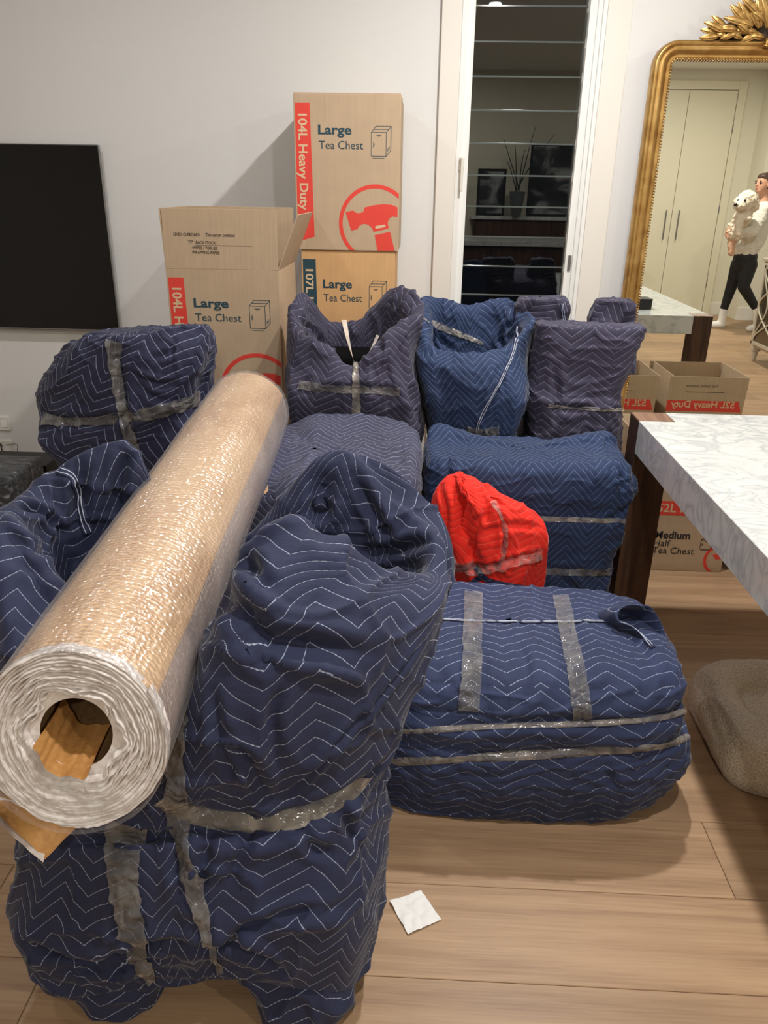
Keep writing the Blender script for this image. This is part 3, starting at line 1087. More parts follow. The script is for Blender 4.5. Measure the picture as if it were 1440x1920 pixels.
def ribbon(name, mat, parent, keys, px, width, n=60, m=6, off=0.003, crumple=0.002, smooth=6, seed=0, taut=False, bulge=0.0):
    pts, nr, bv = surface_path(keys, px, n)
    if len(pts) < 3: return None
    A = arr(pts)
    N = arr(nr)
    for _ in range(smooth):
        A[1:-1] = (A[:-2] + 2 * A[1:-1] + A[2:]) / 4
        N[1:-1] = (N[:-2] + 2 * N[1:-1] + N[2:]) / 4
    N /= np.linalg.norm(N, axis=1, keepdims=True)
    wv = width if hasattr(width, '__len__') else [width, width]
    W = np.interp(np.linspace(0, 1, len(A)), np.linspace(0, 1, len(wv)), wv)
    T = np.gradient(A, axis=0)
    T /= np.linalg.norm(T, axis=1, keepdims=True) + 1e-9
    S = np.cross(T, N)
    S /= np.linalg.norm(S, axis=1, keepdims=True) + 1e-9
    vs = []
    rr = np.random.RandomState(seed + 11)
    for i in range(len(A)):
        for j in range(m + 1):
            s_ = (j / m - 0.5)
            p = Vector(A[i] + S[i] * s_ * W[i])
            if not taut:
                best = None
                for b in bv:
                    h = b.find_nearest(p, 0.05)
                    if h[0] is not None and (best is None or h[3] < best[3]): best = h
                if best is not None:
                    nn = best[1] if best[1].dot(Vector(N[i])) > 0 else -best[1]
                    p = best[0] + nn * off
            else:
                p = p + Vector(N[i]) * off
            c = crumple * float(noise(np.array([i * 0.35 + seed, j * 0.9, seed * 3.1]))) * 2
            p = p + Vector(N[i]) * (c + crumple + bulge * (1 - 4 * s_ * s_))
            vs.append(p)
    fs = []
    for i in range(len(A) - 1):
        for j in range(m):
            a = i * (m + 1) + j
            fs.append((a, a + 1, a + m + 2, a + m + 1))
    return obj(name, mesh(name, vs, fs, True), mat, parent)


def binding(parent, keys, px, width=0.022, n=70, seed=3):
    """navy edge binding with its two white thread lines"""
    b = ribbon('edge_binding', M['binding'], parent, keys, px, width, n, 4, 0.0035, 0.0, 4)
    if b is None: return
    b['label'] = 'dark navy edge binding with two white stitch lines'
    A = np.array([v.co[:] for v in b.data.vertices]).reshape(-1, 5, 3)
    for j in (1, 3):
        bm_pts = A[:, j, :]
        N = np.cross(A[:, 4] - A[:, 0], np.gradient(bm_pts, axis=0))
        N /= np.linalg.norm(N, axis=1, keepdims=True) + 1e-9
        toc = np.array([0, 0, CAMH]) - bm_pts
        N *= np.sign((N * toc).sum(1, keepdims=True))
        tube('stitch_line', bm_pts[::2] + N[::2] * 0.0008, 0.0011, M['stitch'], b, 5, 1)
    # a little thickness
    md = b.modifiers.new('thickness', 'SOLIDIFY')
    md.thickness = 0.003
    return b


def W3(*a): return Vector(a)

# ---------------------------------------------------------------- wrapped furniture
def wx(L): return [tuple(p) for p in L]


# G: long low ottoman in front
g = thing('wrapped_ottoman', 'long low ottoman wrapped in blue quilted blanket with two clear tape patches on top', 'wrapped furniture', (0.2, 1.7, 0))
def ginv(o, t):
    o.parent = t
    bpy.context.view_layer.update()
    o.matrix_parent_inverse = t.matrix_world.inverted()
rings = [sring(-0.090, 0.600, 1.475, 1.93, 0.003, e=4), sring(-0.090, 0.650, 1.462, 1.95, 0.04, e=4), sring(-0.090, 0.700, 1.440, 1.96, 0.13, e=4),
         sring(-0.090, 0.695, 1.440, 1.96, 0.20, e=4), sring(-0.090, 0.668, 1.452, 1.95, 0.238, e=4.5), sring(-0.090, 0.668, 1.440, 1.95, 0.285, e=4.5),
         sring(-0.090, 0.640, 1.456, 1.94, 0.325, e=4.5), sring(-0.090, 0.660, 1.455, 1.94, 0.352, e=4.5), sring(-0.090, 0.645, 1.485, 1.94, 0.392, e=4.5), sring(-0.090, 0.60, 1.53, 1.92, 0.412, e=4.5)]
top = arr(rings[-1])
rings = add_cap(rings, 0.006)
c = Cloth(rings, 300, 190, 'box')
c.noise(0.008, (4, 5, 6), 1).folds(0.006, (9, 4, 26), 2).folds(0.003, (30, 8, 9), 5)
c.crease([(720, 1365), (900, 1360), (1150, 1352), (1285, 1335)], 0.012, 0.008)
c.crease([(720, 1428), (900, 1420), (1150, 1405), (1285, 1385)], 0.012, 0.008)
c.crease([(905, 1330), (890, 1250), (880, 1160)], 0.03, 0.005)
c.crease([(1090, 1330), (1070, 1230), (1050, 1140)], 0.03, 0.006)
c.crease([(1140, 1440), (1150, 1480), (1185, 1545)], 0.012, 0.012)
c.crease([(960, 1190), (985, 1240), (975, 1330)], 0.012, 0.005)
c.crease([(1190, 1200), (1230, 1250), (1290, 1290)], 0.014, 0.008)
c.floor(0.003)
go = c.build('blanket', M['navy_b'], None, 'G'); ginv(go, g)
def R(parent, *a, **k):
    o = ribbon(*a, **k)
    if o is not None: ginv(o, parent)
    return o
def pr(name, mat, parent, keys, px, width, **k):
    o = ribbon(name, mat, None, keys, px, width, **k)
    if o is not None: ginv(o, parent)
    return o
pr('tape_patch', M['tape'], g, ['G'], [(888, 1112), (886, 1180), (884, 1250), (878, 1330)], 0.048, seed=1, crumple=0.003)
pr('tape_patch', M['tape'], g, ['G'], [(1052, 1118), (1062, 1180), (1078, 1250), (1092, 1345)], 0.044, seed=4, crumple=0.003)
pr('tape_band', M['tape2'], g, ['G'], [(690, 1372), (900, 1364), (1100, 1357), (1230, 1347), (1288, 1332)], 0.014, taut=True, seed=6, crumple=0.0015, bulge=0.004)
pr('tape_band', M['tape2'], g, ['G'], [(690, 1428), (900, 1420), (1100, 1408), (1230, 1398), (1288, 1382)], [0.026, 0.016], taut=True, seed=8, crumple=0.0015, bulge=0.004)
def bind(parent, keys, px, width=0.018):
    b = binding(None, keys, px, width)
    if b is not None: ginv(b, parent)
bind(g, ['G'], [(800, 1162), (900, 1166), (1040, 1168), (1130, 1166), (1180, 1175), (1225, 1215)], 0.010)
# loose corner of blanket that sticks out at the back right
vs = []
A0 = [P(1150, 1150, 1.83), P(1190, 1158, 1.82), P(1215, 1180, 1.80), P(1236, 1212, 1.79)]
loop = [P(1160, 1136, 1.72), P(1208, 1134, 1.73), P(1230, 1158, 1.72), P(1243, 1190, 1.70), P(1240, 1217, 1.665), P(1212, 1203, 1.655), P(1182, 1178, 1.66), P(1152, 1160, 1.69)]
def pocket(name, loop, depth, mat, parent, nu=60, wall=0.006):
    """mouth of a folded corner: a short sleeve of cloth, open towards the viewer"""
    L = arr(loop)
    cen = L.mean(0)
    d = np.array(depth, float)
    back = cen + d + (L - cen) * 0.35
    mid = cen + d * 0.5 + (L - cen) * 0.8
    K = np.array([cr_closed(q, nu) for q in (back, mid, L, L + (cen - L) * 0.14, mid + (cen - mid) * 0.18, back + (cen - back) * 0.6)])
    V = cr_open(K, 40)
    nv = 40
    fs = []
    for a in range(nv - 1):
        for b in range(nu):
            fs.append((a * nu + b, a * nu + (b + 1) % nu, (a + 1) * nu + (b + 1) % nu, (a + 1) * nu + b))
    V = V + 0.004 * np.stack([noise(V * 22 + 3), noise(V * 22 + 8), noise(V * 22 + 12)], -1)
    me = mesh(name, V.reshape(-1, 3), fs, True)
    uv = me.uv_layers.new(name='UVMap')
    Vf = V.reshape(-1, 3)
    for lp in me.loops:
        p = Vf[lp.vertex_index]
        uv.data[lp.index].uv = (p[0] + p[1] * .5, p[2] + p[1] * 0.6)
    o = obj(name, me, mat)
    if parent: ginv(o, parent)
    return o
pocket('loose_corner', loop, (-0.07, 0.13, -0.075), M['navy_b'], g)

# E: blue wrapped block behind
e = thing('wrapped_cabinet', 'blue quilted blanket block taped twice around, beside the marble table leg', 'wrapped furniture', (0.35, 2.4, 0))
rings = [sring(0.045, 0.655, 2.27, 2.55, 0.003, e=6), sring(0.04, 0.66, 2.262, 2.56, 0.2, e=6), sring(0.04, 0.665, 2.262, 2.56, 0.33, e=6), sring(0.035, 0.685, 2.25, 2.56, 0.44, e=6),
         sring(0.04, 0.682, 2.26, 2.56, 0.485, e=6), sring(0.035, 0.705, 2.25, 2.56, 0.54, e=5), sring(0.038, 0.70, 2.252, 2.56, 0.58, e=4.5), sring(0.045, 0.672, 2.262, 2.56, 0.625, e=5), sring(0.06, 0.65, 2.285, 2.55, 0.648, e=5)]
rr = []
for r_ in rings[-2:]:
    q = []
    for x, y, z in r_:
        lift = max(0, (y - 2.46) / 0.09) * (max(0, abs(x - 0.36) - 0.17) / 0.13)
        q.append((x, y, z + 0.080 * min(1.3, lift)))
    rr.append(q)
rings = add_cap(rings[:-2] + rr, 0.0)
c = Cloth(rings, 280, 190, 'box')
c.noise(0.007, (5, 5, 6), 11).folds(0.005, (12, 5, 22), 7).folds(0.010, (20, 8, 12), 3, 3, lambda B: np.clip((B[..., 0] - 0.5) / 0.15, 0, 1))
c.crease([(1160, 880), (1165, 940), (1155, 970)], 0.010, 0.012)
c.crease([(1210, 935), (1180, 945), (1165, 960)], 0.010, 0.010)
c.crease([(840, 970), (1000, 972), (1195, 978)], 0.012, 0.007)
c.crease([(1020, 1070), (1100, 1072), (1190, 1070)], 0.012, 0.007)
c.crease([(1050, 1080), (1080, 1110), (1090, 1120)], 0.015, 0.014)
c.crease([(845, 850), (840, 880), (838, 960)], 0.012, 0.009)
c.floor(0.003)
eo = c.build('blanket', M['blue'], None, 'E'); ginv(eo, e)
pr('tape_band', M['tape2'], e, ['E'], [(1000, 972), (1060, 974), (1130, 976), (1200, 978)], 0.016, taut=True, seed=2, crumple=0.0015)
pr('tape_band', M['tape'], e, ['E'], [(1000, 1068), (1060, 1072), (1130, 1072), (1190, 1069)], 0.026, taut=True, seed=5)

# F: low slate block in front of the armchair
f_ = thing('wrapped_footstool', 'slate grey quilted blanket block lying in front of the plum armchair', 'wrapped furniture', (-0.2, 2.1, 0))
def slope(ring, z0, z1, y0=1.70, y1=2.54):
    return [(x, y, z0 + (z1 - z0) * (y - y0) / (y1 - y0) - droop(x)) for x, y, z in ring]
def droop(x): return 0.05 * min(1, max(0, (-0.36 - x) / 0.08))
rings = [sring(-0.62, 0.000, 1.985, 2.50, 0.003, e=5), sring(-0.63, 0.005, 1.98, 2.52, 0.3, e=5), sring(-0.63, 0.008, 1.975, 2.53, 0.45, e=5),
         slope(sring(-0.63, 0.012, 1.98, 2.53, 0, e=5), .52, .54), slope(sring(-0.63, 0.024, 1.985, 2.54, 0, e=5), .59, .61), slope(sring(-0.62, 0.018, 1.99, 2.54, 0, e=5), 0.645, 0.69, 1.99), slope(sring(-0.60, -0.01, 2.02, 2.53, 0, e=5), 0.668, 0.715, 2.0)]
rings = add_cap(rings, 0.008)
c = Cloth(rings, 240, 170, 'box')
c.noise(0.007, (5, 5, 6), 21).folds(0.005, (8, 14, 10), 9).folds(0.003, (24, 9, 9), 12)
c.crease([(770, 795), (765, 830), (740, 870)], 0.015, 0.008)
c.floor(0.003)
fo = c.build('blanket', M['grey_q'], None, 'F'); ginv(fo, f_)
pr('tape_band', M['tape'], f_, ['F'], [(700, 945), (740, 943), (785, 946)], 0.02, seed=3)

# C: blue wrapped with open mouth
cc = thing('wrapped_armchair', 'bright blue blanket bundle with gaping folded top, in front of the louvre window', 'wrapped furniture', (0.2, 2.8, 0))
def ring12(B, BL1, BL, L, FL, F1, F2, F3, FR, Rr, BR, BR1): return [tuple(q) for q in (B, BL1, BL, L, FL, F1, F2, F3, FR, Rr, BR, BR1)]
def rect12(x0, x1, y0, y1, z, bul=0.0):
    xm = (x0 + x1) / 2
    return ring12((xm, y1, z), (x0 * .75 + x1 * .25, y1, z), (x0 + .02, y1 - .02, z), (x0 - bul, (y0 + y1) / 2, z), (x0 + .015, y0 + .02, z), (x0 * .75 + x1 * .25, y0, z), (xm, y0 - bul, z), (x0 * .25 + x1 * .75, y0, z), (x1 - .015, y0 + .02, z), (x1 + bul, (y0 + y1) / 2, z), (x1 - .02, y1 - .02, z), (x0 * .25 + x1 * .75, y1, z))
rim = ring12(P(880, 578, 2.96), P(830, 568, 2.97), P(792, 563, 2.96), P(786, 600, 2.82), P(797, 650, 2.68), P(838, 664, 2.63), P(885, 668, 2.61), P(925, 664, 2.63), P(962, 650, 2.67), P(1000, 612, 2.76), P(985, 592, 2.88), P(945, 568, 2.96))
rings = [rect12(.06, .37, 2.60, 2.97, 0.003), rect12(.055, .365, 2.60, 2.98, 0.55), rect12(.045, .375, 2.585, 2.99, 0.68, .01), rect12(.022, .385, 2.575, 2.99, 0.78, .012),
         ring12((.2, 2.99, .88), (.1, 2.99, .88), (.03, 2.97, .88), (.012, 2.8, .88), P(785, 680, 2.66), P(830, 690, 2.59), P(885, 695, 2.575), P(930, 690, 2.60), P(975, 690, 2.66), (.40, 2.8, .87), (.40, 2.95, .9), (.3, 2.99, .9)),
         rim]
ir = arr(rim)
rings += [inner_ring(rim, 0.022, 0.006), inner_ring(rim, 0.042, -0.03), inner_ring(rim, 0.05, -0.12), inner_ring(rim, 0.06, -0.22)]
rings = add_cap(rings, 0.0)
c = Cloth(rings, 260, 230, 'wrap')
c.noise(0.008, (5, 5, 6), 31).folds(0.007, (12, 8, 6), 4, 4).folds(0.003, (22, 12, 12), 6, 4)
c.crease([(955, 565), (962, 600), (940, 640), (945, 690)], 0.012, 0.020)
c.crease([(800, 600), (830, 640), (850, 655)], 0.012, 0.012)
c.crease([(960, 680), (930, 740), (900, 800)], 0.010, 0.008)
c.floor(0.003)
co_ = c.build('blanket', M['blue'], None, 'C'); ginv(co_, cc)
bind(cc, ['C'], [(972, 612), (965, 650), (945, 700), (920, 745), (898, 790), (893, 822)], 0.012)
pr('tape_band', M['tape2'], cc, ['C'], [(797, 602), (840, 618), (880, 634), (905, 645)], [0.03, 0.012], taut=True, seed=9, smooth=30)
pr('tape_band', M['tape'], cc, ['C'], [(876, 808), (905, 812), (935, 808)], 0.045, seed=9, crumple=0.005)

# B: plum armchair wrapped, with V shaped mouth
b_ = thing('wrapped_armchair', 'plum grey blanket wrapped armchair with V shaped opening tied by clear tape', 'wrapped furniture', (-0.2, 2.75, 0))
rim = ring12(P(676, 600, 2.98), P(612, 604, 2.98), P(568, 556, 2.92), P(542, 588, 2.80), P(556, 632, 2.68), P(606, 654, 2.61), P(655, 690, 2.575), P(704, 662, 2.59), P(752, 618, 2.64), P(795, 592, 2.74), P(779, 558, 2.86), P(733, 552, 2.95))
rings = [rect12(-.44, .00, 2.585, 2.98, 0.003), rect12(-.445, .01, 2.585, 2.98, 0.5), rect12(-.44, .03, 2.57, 2.98, 0.64, .004), rect12(-.445, .01, 2.565, 2.98, 0.76, .008),
         ring12((-.2, 2.99, .86), (-.33, 2.99, .86), (-.44, 2.96, .86), (-.465, 2.78, .86), P(548, 690, 2.64), P(606, 705, 2.57), P(655, 722, 2.545), P(706, 705, 2.57), P(765, 690, 2.62), (-.01, 2.78, .88), (.0, 2.95, .9), (-.08, 2.99, .9)),
         rim]
rings += [inner_ring(rim, 0.026, 0.006), inner_ring(rim, 0.052, -0.035), inner_ring(rim, 0.060, -0.18), inner_ring(rim, 0.065, -0.42)]
rings = add_cap(rings, 0.0)
c = Cloth(rings, 280, 230, 'wrap', 0.2)
c.noise(0.009, (5, 5, 6), 41).folds(0.008, (10, 8, 7), 14, 4).folds(0.004, (22, 12, 10), 16, 4)
c.crease([(560, 600), (600, 640), (650, 720)], 0.014, 0.014)
c.crease([(740, 600), (715, 650), (690, 700)], 0.014, 0.014)
c.crease([(672, 690), (670, 740), (668, 790)], 0.02, 0.012)
c.crease([(585, 735), (660, 728), (745, 735)], 0.015, 0.008)
c.crease([(745, 640), (765, 720), (790, 800)], 0.018, 0.012)
c.floor(0.003)
bo = c.build('blanket', M['plum'], None, 'B'); ginv(bo, b_)
pr('tape_band', M['tape2'], b_, ['B'], [(668, 682), (666, 720), (669, 785)], [0.018, 0.034], taut=True, seed=3, bulge=0.004)
pr('tape_band', M['tape'], b_, ['B'], [(560, 722), (620, 728), (690, 730), (750, 735)], 0.03, seed=13)
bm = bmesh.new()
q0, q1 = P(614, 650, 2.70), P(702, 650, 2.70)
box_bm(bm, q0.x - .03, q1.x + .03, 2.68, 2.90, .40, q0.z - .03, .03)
up_ = obj('hollow_upholstery', bm_mesh('hollow_upholstery', bm, True), plain('black_hollow_upholstery', (4, 4, 6), 0.95, spec=0.1)); ginv(up_, b_)  # black chair fabric block added so the opening reads as a dark hollow
# the two tape strands that span the opening
for a, q in (((645, 600, 2.98), (667, 688, 2.57)), ((716, 612, 2.98), (673, 690, 2.57))):
    p0, p1 = P(*a), P(*q)
    vs = []
    for i in range(21):
        k = i / 20
        p = p0.lerp(p1, k) + Vector((0, 0, -0.012 * math.sin(k * PI)))
        tw = k * 4.0
        s_ = Vector((math.cos(tw * .5), 0.2, 0.3 * math.sin(tw))) * (0.004 + 0.005 * (1 - k))
        vs += [p - s_, p + s_]
    o = obj('tape_strand', mesh('tape_strand', vs, [(2 * i, 2 * i + 1, 2 * i + 3, 2 * i + 2) for i in range(20)], True), M['tape2'])
    ginv(o, b_)

# D: plum block with upright corners
d_ = thing('wrapped_armchair', 'plum blanket armchair with flat front panel and two upright corners, beneath the gold mirror', 'wrapped furniture', (0.6, 2.8, 0))
rings = [sring(.40, .70, 2.66, 2.98, .003, e=7), sring(.40, .735, 2.64, 2.98, .50, e=7), sring(.415, .735, 2.635, 2.98, .62, e=7), sring(.40, .722, 2.645, 2.98, .735, e=7),
         sring(.398, .722, 2.655, 2.98, .78, e=7), sring(.400, .748, 2.655, 2.98, .86, e=7), sring(.404, .766, 2.655, 2.98, .95, e=7), sring(.408, .772, 2.66, 2.80, .995, e=7), sring(.412, .766, 2.672, 2.77, 1.006, e=7)]
rings = add_cap(rings, -0.004)
c = Cloth(rings, 240, 180, 'box')
c.noise(0.006, (5, 5, 6), 51).folds(0.006, (9, 8, 16), 24).folds(0.009, (16, 14, 12), 26, 3, lambda B: np.clip((0.80 - B[..., 2]) / 0.1, 0, 1))
c.crease([(1030, 765), (1110, 768), (1185, 762)], 0.012, 0.012)
c.crease([(1040, 680), (1045, 740), (1035, 790)], 0.012, 0.009)
c.crease([(1190, 700), (1170, 760), (1175, 800)], 0.012, 0.009)
c.floor(0.003)
do = c.build('blanket', M['plum'], None, 'D'); ginv(do, d_)
pr('tape_band', M['tape2'], d_, ['D'], [(1028, 760), (1080, 764), (1130, 768), (1184, 768)], 0.012, taut=True, seed=23)
for (a, b, zt) in ((978, 1062, 560), (1114, 1188, 562)):
    def q(u, v, y): return tuple(P(u, v, y))
    zt0 = zt
    rg = []
    for k, v in enumerate((700, 640, 600, 575, zt0 + 3)):
        y0, y1 = 2.86, 2.95
        l, r2 = a + (6 if v < 570 else 0), b - (8 if v < 570 else 0)
        if a < 1000: l2, r_2 = l + (12 if v > 600 else 0), r2
        else: l2, r_2 = l + (10 if v < 580 else 0), r2
        f1 = arr([P(l2, v, y0), P((l2 + r_2) / 2, v + 1, y0 - .012), P(r_2, v + 2, y0)])
        b1 = f1 + np.array([0, y1 - y0, 0])
        rg.append(np.array([b1[1], b1[0], (f1[0] + b1[0]) / 2 - [.01, 0, 0], f1[0], f1[1], f1[2], (f1[2] + b1[2]) / 2 + [.01, 0, 0], b1[2]]))
    rg = add_cap([r_ for r_ in rg], 0.004)
    c = Cloth(rg, 90, 90, 'box', 0.5)
    c.noise(0.008, (12, 12, 12), 5 + a).folds(0.007, (18, 14, 12), a)
    oo = c.build('upright_corner', M['plum'], None, 'Dp%d' % a); ginv(oo, d_)
bind(d_, ['Dp978'], [(1053, 570), (1056, 590), (1058, 606)], 0.012)

# A: indigo wrapped chair at left
a_ = thing('wrapped_chair', 'dark indigo blanket wrapped chair below the television, taped in a cross', 'wrapped furniture', (-0.95, 2.55, 0))
rim = ring12(P(270, 618, 2.66), P(200, 622, 2.64), P(150, 636, 2.58), P(118, 655, 2.50), P(150, 638, 2.42), P(200, 634, 2.38), P(255, 636, 2.37), P(310, 620, 2.39), P(368, 612, 2.44), P(395, 622, 2.53), P(388, 612, 2.62), P(330, 610, 2.68))
rings = [rect12(-1.12, -.72, 2.38, 2.64, 0.003), rect12(-1.17, -.72, 2.37, 2.66, 0.5), rect12(-1.235, -.70, 2.36, 2.68, 0.63, .005),
         ring12((-.95, 2.68, .70), (-1.1, 2.68, .70), (-1.22, 2.62, .70), P(76, 770, 2.52), P(100, 790, 2.42), P(160, 790, 2.37), P(240, 785, 2.345), P(310, 775, 2.36), P(355, 760, 2.42), P(372, 740, 2.5), (-.70, 2.62, .72), (-.82, 2.68, .71)),
         ring12((-.95, 2.70, .80), (-1.1, 2.69, .80), (-1.24, 2.62, .79), P(72, 722, 2.52), P(104, 722, 2.41), P(165, 720, 2.36), P(240, 715, 2.35), P(320, 705, 2.36), P(368, 695, 2.41), P(388, 685, 2.5), (-.69, 2.62, .82), (-.82, 2.69, .81)),
         ring12((-.95, 2.69, .90), (-1.1, 2.68, .89), (-1.2, 2.62, .88), P(98, 682, 2.52), P(124, 676, 2.41), P(180, 668, 2.365), P(240, 665, 2.355), P(320, 655, 2.37), P(374, 645, 2.42), P(396, 645, 2.52), (-.69, 2.62, .90), (-.82, 2.69, .90)),
         rim]
rings = add_cap(rings, 0.012)
c = Cloth(rings, 280, 190, 'wrap', 0.35)
c.noise(0.010, (6, 6, 7), 61).folds(0.007, (10, 8, 14), 34, 4).folds(0.003, (22, 12, 10), 36, 4)
c.crease([(222, 655), (228, 720), (240, 790), (262, 850)], 0.014, 0.014)
c.crease([(85, 775), (150, 790), (240, 780), (360, 735)], 0.016, 0.012)
c.crease([(235, 690), (275, 715), (330, 722)], 0.010, 0.008)
c.crease([(235, 700), (290, 745), (335, 750)], 0.010, 0.008)
c.crease([(330, 640), (320, 660), (290, 672)], 0.010, 0.008)
c.floor(0.003)
ao = c.build('blanket', M['indigo'], None, 'A'); ginv(ao, a_)
pr('tape_band', M['tape'], a_, ['A'], [(216, 640), (216, 700), (232, 770), (250, 850)], [0.055, 0.05, 0.05], seed=33, crumple=0.003)
pr('tape_band', M['tape'], a_, ['A'], [(80, 785), (150, 790), (240, 782), (320, 765), (372, 745)], [0.05, 0.04, 0.05], seed=37, crumple=0.003)
# rolled-over piece on its top left
rl = tube('rolled_edge', [P(158, 634, 2.52), P(175, 630, 2.55), P(205, 632, 2.56), P(240, 640, 2.55)], [0.010, 0.016, 0.018, 0.012], M['indigo'], None, 14, 8)
uvl = rl.data.uv_layers.new(name='UVMap')
ginv(rl, a_)

# H: the big wrapped armchair in the foreground
h_ = thing('wrapped_armchair', 'large navy blanket wrapped armchair in the foreground, carrying the bubble wrap roll', 'wrapped furniture', (-0.35, 1.2, 0))
rim = ring12((-.47, 1.50, .612), P(236, 848, 1.50), P(70, 915, 1.42), P(0, 968, 1.28), P(14, 1008, 1.13), (-.44, 1.045, .585), P(512, 1010, 1.08), P(735, 1079, 1.19), P(818, 1082, 1.31), P(829, 1012, 1.43), P(752, 945, 1.53), P(622, 850, 1.57))
rings = [
    ring12((-.40, 1.44, .075), (-.52, 1.43, .07), (-.66, 1.40, .07), (-.71, 1.2, .06), P(85, 1850, .935), P(270, 1850, .945), P(420, 1828, .95), P(560, 1850, .935), P(672, 1840, .99), (-.05, 1.22, .06), (-.14, 1.38, .07), (-.22, 1.44, .07)),
    ring12((-.40, 1.47, .17), (-.53, 1.46, .17), (-.67, 1.42, .17), (-.725, 1.2, .17), P(18, 1745, .955), P(220, 1760, .905), P(420, 1755, .92), P(590, 1745, .925), P(694, 1745, 1.0), (-.045, 1.23, .17), (-.14, 1.39, .17), (-.22, 1.46, .17)),
    ring12((-.40, 1.48, .36), (-.53, 1.47, .36), (-.67, 1.43, .36), (-.72, 1.22, .36), P(45, 1610, .985), P(230, 1600, .93), P(450, 1600, .945), P(630, 1600, .985), P(712, 1590, 1.09), (-.045, 1.25, .36), (-.13, 1.41, .36), (-.22, 1.48, .36)),
    ring12((-.40, 1.47, .45), (-.53, 1.47, .45), (-.67, 1.43, .45), (-.71, 1.22, .45), P(40, 1530, .995), (-.45, .955, .42), P(400, 1530, .965), P(600, 1512, .995), P(708, 1470, 1.10), (-.035, 1.27, .46), (-.08, 1.43, .46), (-.22, 1.48, .46)),
    ring12((-.40, 1.49, .55), (-.53, 1.49, .55), (-.68, 1.44, .56), (-.73, 1.22, .56), P(10, 1420, .985), (-.44, .95, .47), P(430, 1400, .93), P(640, 1400, .985), P(748, 1360, 1.12), (.02, 1.30, .58), (.0, 1.46, .58), (-.22, 1.50, .56)),
    ring12((-.44, 1.50, .575), (-.54, 1.51, .68), (-.69, 1.46, .70), (-.75, 1.24, .72), P(8, 1230, .995), (-.44, .965, .525), P(445, 1230, .955), P(640, 1220, 1.01), P(795, 1215, 1.16), (.078, 1.33, .72), (.05, 1.50, .72), (-.20, 1.53, .72)),
    ring12((-.46, 1.515, .59), P(235, 930, 1.53), (-.73, 1.46, .82), (-.775, 1.26, .84), P(4, 1090, 1.06), (-.44, .995, .565), P(462, 1110, 1.00), P(650, 1120, 1.065), P(820, 1130, 1.22), P(836, 1070, 1.37), (.045, 1.54, .80), (-.15, 1.57, .86)),
    rim]
rings += [inner_ring(rim, 0.024, 0.004), inner_ring(rim, 0.046, -0.035), inner_ring(rim, 0.056, -0.13), inner_ring(rim, 0.07, -0.34)]
rings = add_cap(rings, 0.0)
c = Cloth(rings, 420, 380, 'wrap')
c.noise(0.008, (5, 5, 5), 71)
lowm = lambda B: np.clip((0.75 - B[..., 2]) / 0.15, 0.25, 1)
c.folds(0.010, (4, 5, 10), 44, 5).folds(0.006, (15, 7, 5), 46, 5, lowm)
c.crease([(424, 1134), (460, 1150), (505, 1198), (573, 1210), (695, 1232)], 0.016, 0.0270)
c.crease([(430, 1165), (480, 1230), (540, 1262)], 0.014, 0.0162)
c.crease([(430, 1045), (470, 1060), (505, 1100)], 0.012, 0.0162)
c.crease([(480, 1180), (560, 1230), (700, 1262)], 0.008, 0.0095)
c.crease([(330, 1520), (400, 1538), (520, 1545), (640, 1495), (695, 1452)], 0.020, 0.0216)
c.crease([(792, 1205), (740, 1270), (640, 1385), (530, 1500)], 0.006, 0.009, side=0.9)
c.crease([(50, 1775), (105, 1796), (200, 1800), (290, 1782), (380, 1775)], 0.016, 0.0270)
c.crease([(380, 1778), (475, 1735), (560, 1712), (640, 1700)], 0.010, 0.0135)
c.crease([(400, 1770), (450, 1780), (520, 1820), (600, 1880)], 0.014, 0.0243)
c.crease([(80, 1820), (180, 1826), (270, 1810), (330, 1795)], 0.012, 0.0189)
for px in ([(395, 1555), (385, 1600), (372, 1680)], [(470, 1555), (455, 1600), (430, 1660)], [(560, 1550), (590, 1590), (620, 1600)], [(620, 1500), (650, 1540), (680, 1600)],
           [(330, 1560), (340, 1620), (330, 1700)], [(430, 1380), (470, 1440), (500, 1500)], [(400, 1300), (410, 1380), (440, 1460)], [(530, 1290), (510, 1350), (520, 1440)]):
    c.crease(px, 0.010, 0.012)
# interior folds
c.crease([(606, 905), (601, 950), (604, 1000)], 0.020, 0.035, side=0.6)
c.crease([(665, 895), (700, 960), (745, 1030)], 0.012, 0.0162)
c.crease([(800, 1015), (740, 1030), (680, 1035)], 0.012, 0.0189)
c.crease([(240, 850), (225, 890), (215, 960)], 0.012, 0.0189)
c.crease([(150, 880), (150, 930), (145, 980)], 0.014, 0.0216)
c.crease([(40, 950), (70, 960), (120, 1000)], 0.010, 0.0189)
c.crease([(20, 1010), (80, 1030), (140, 1050)], 0.010, 0.0135)
ho = c.build('blanket', M['navy'], None, 'H'); ginv(ho, h_)
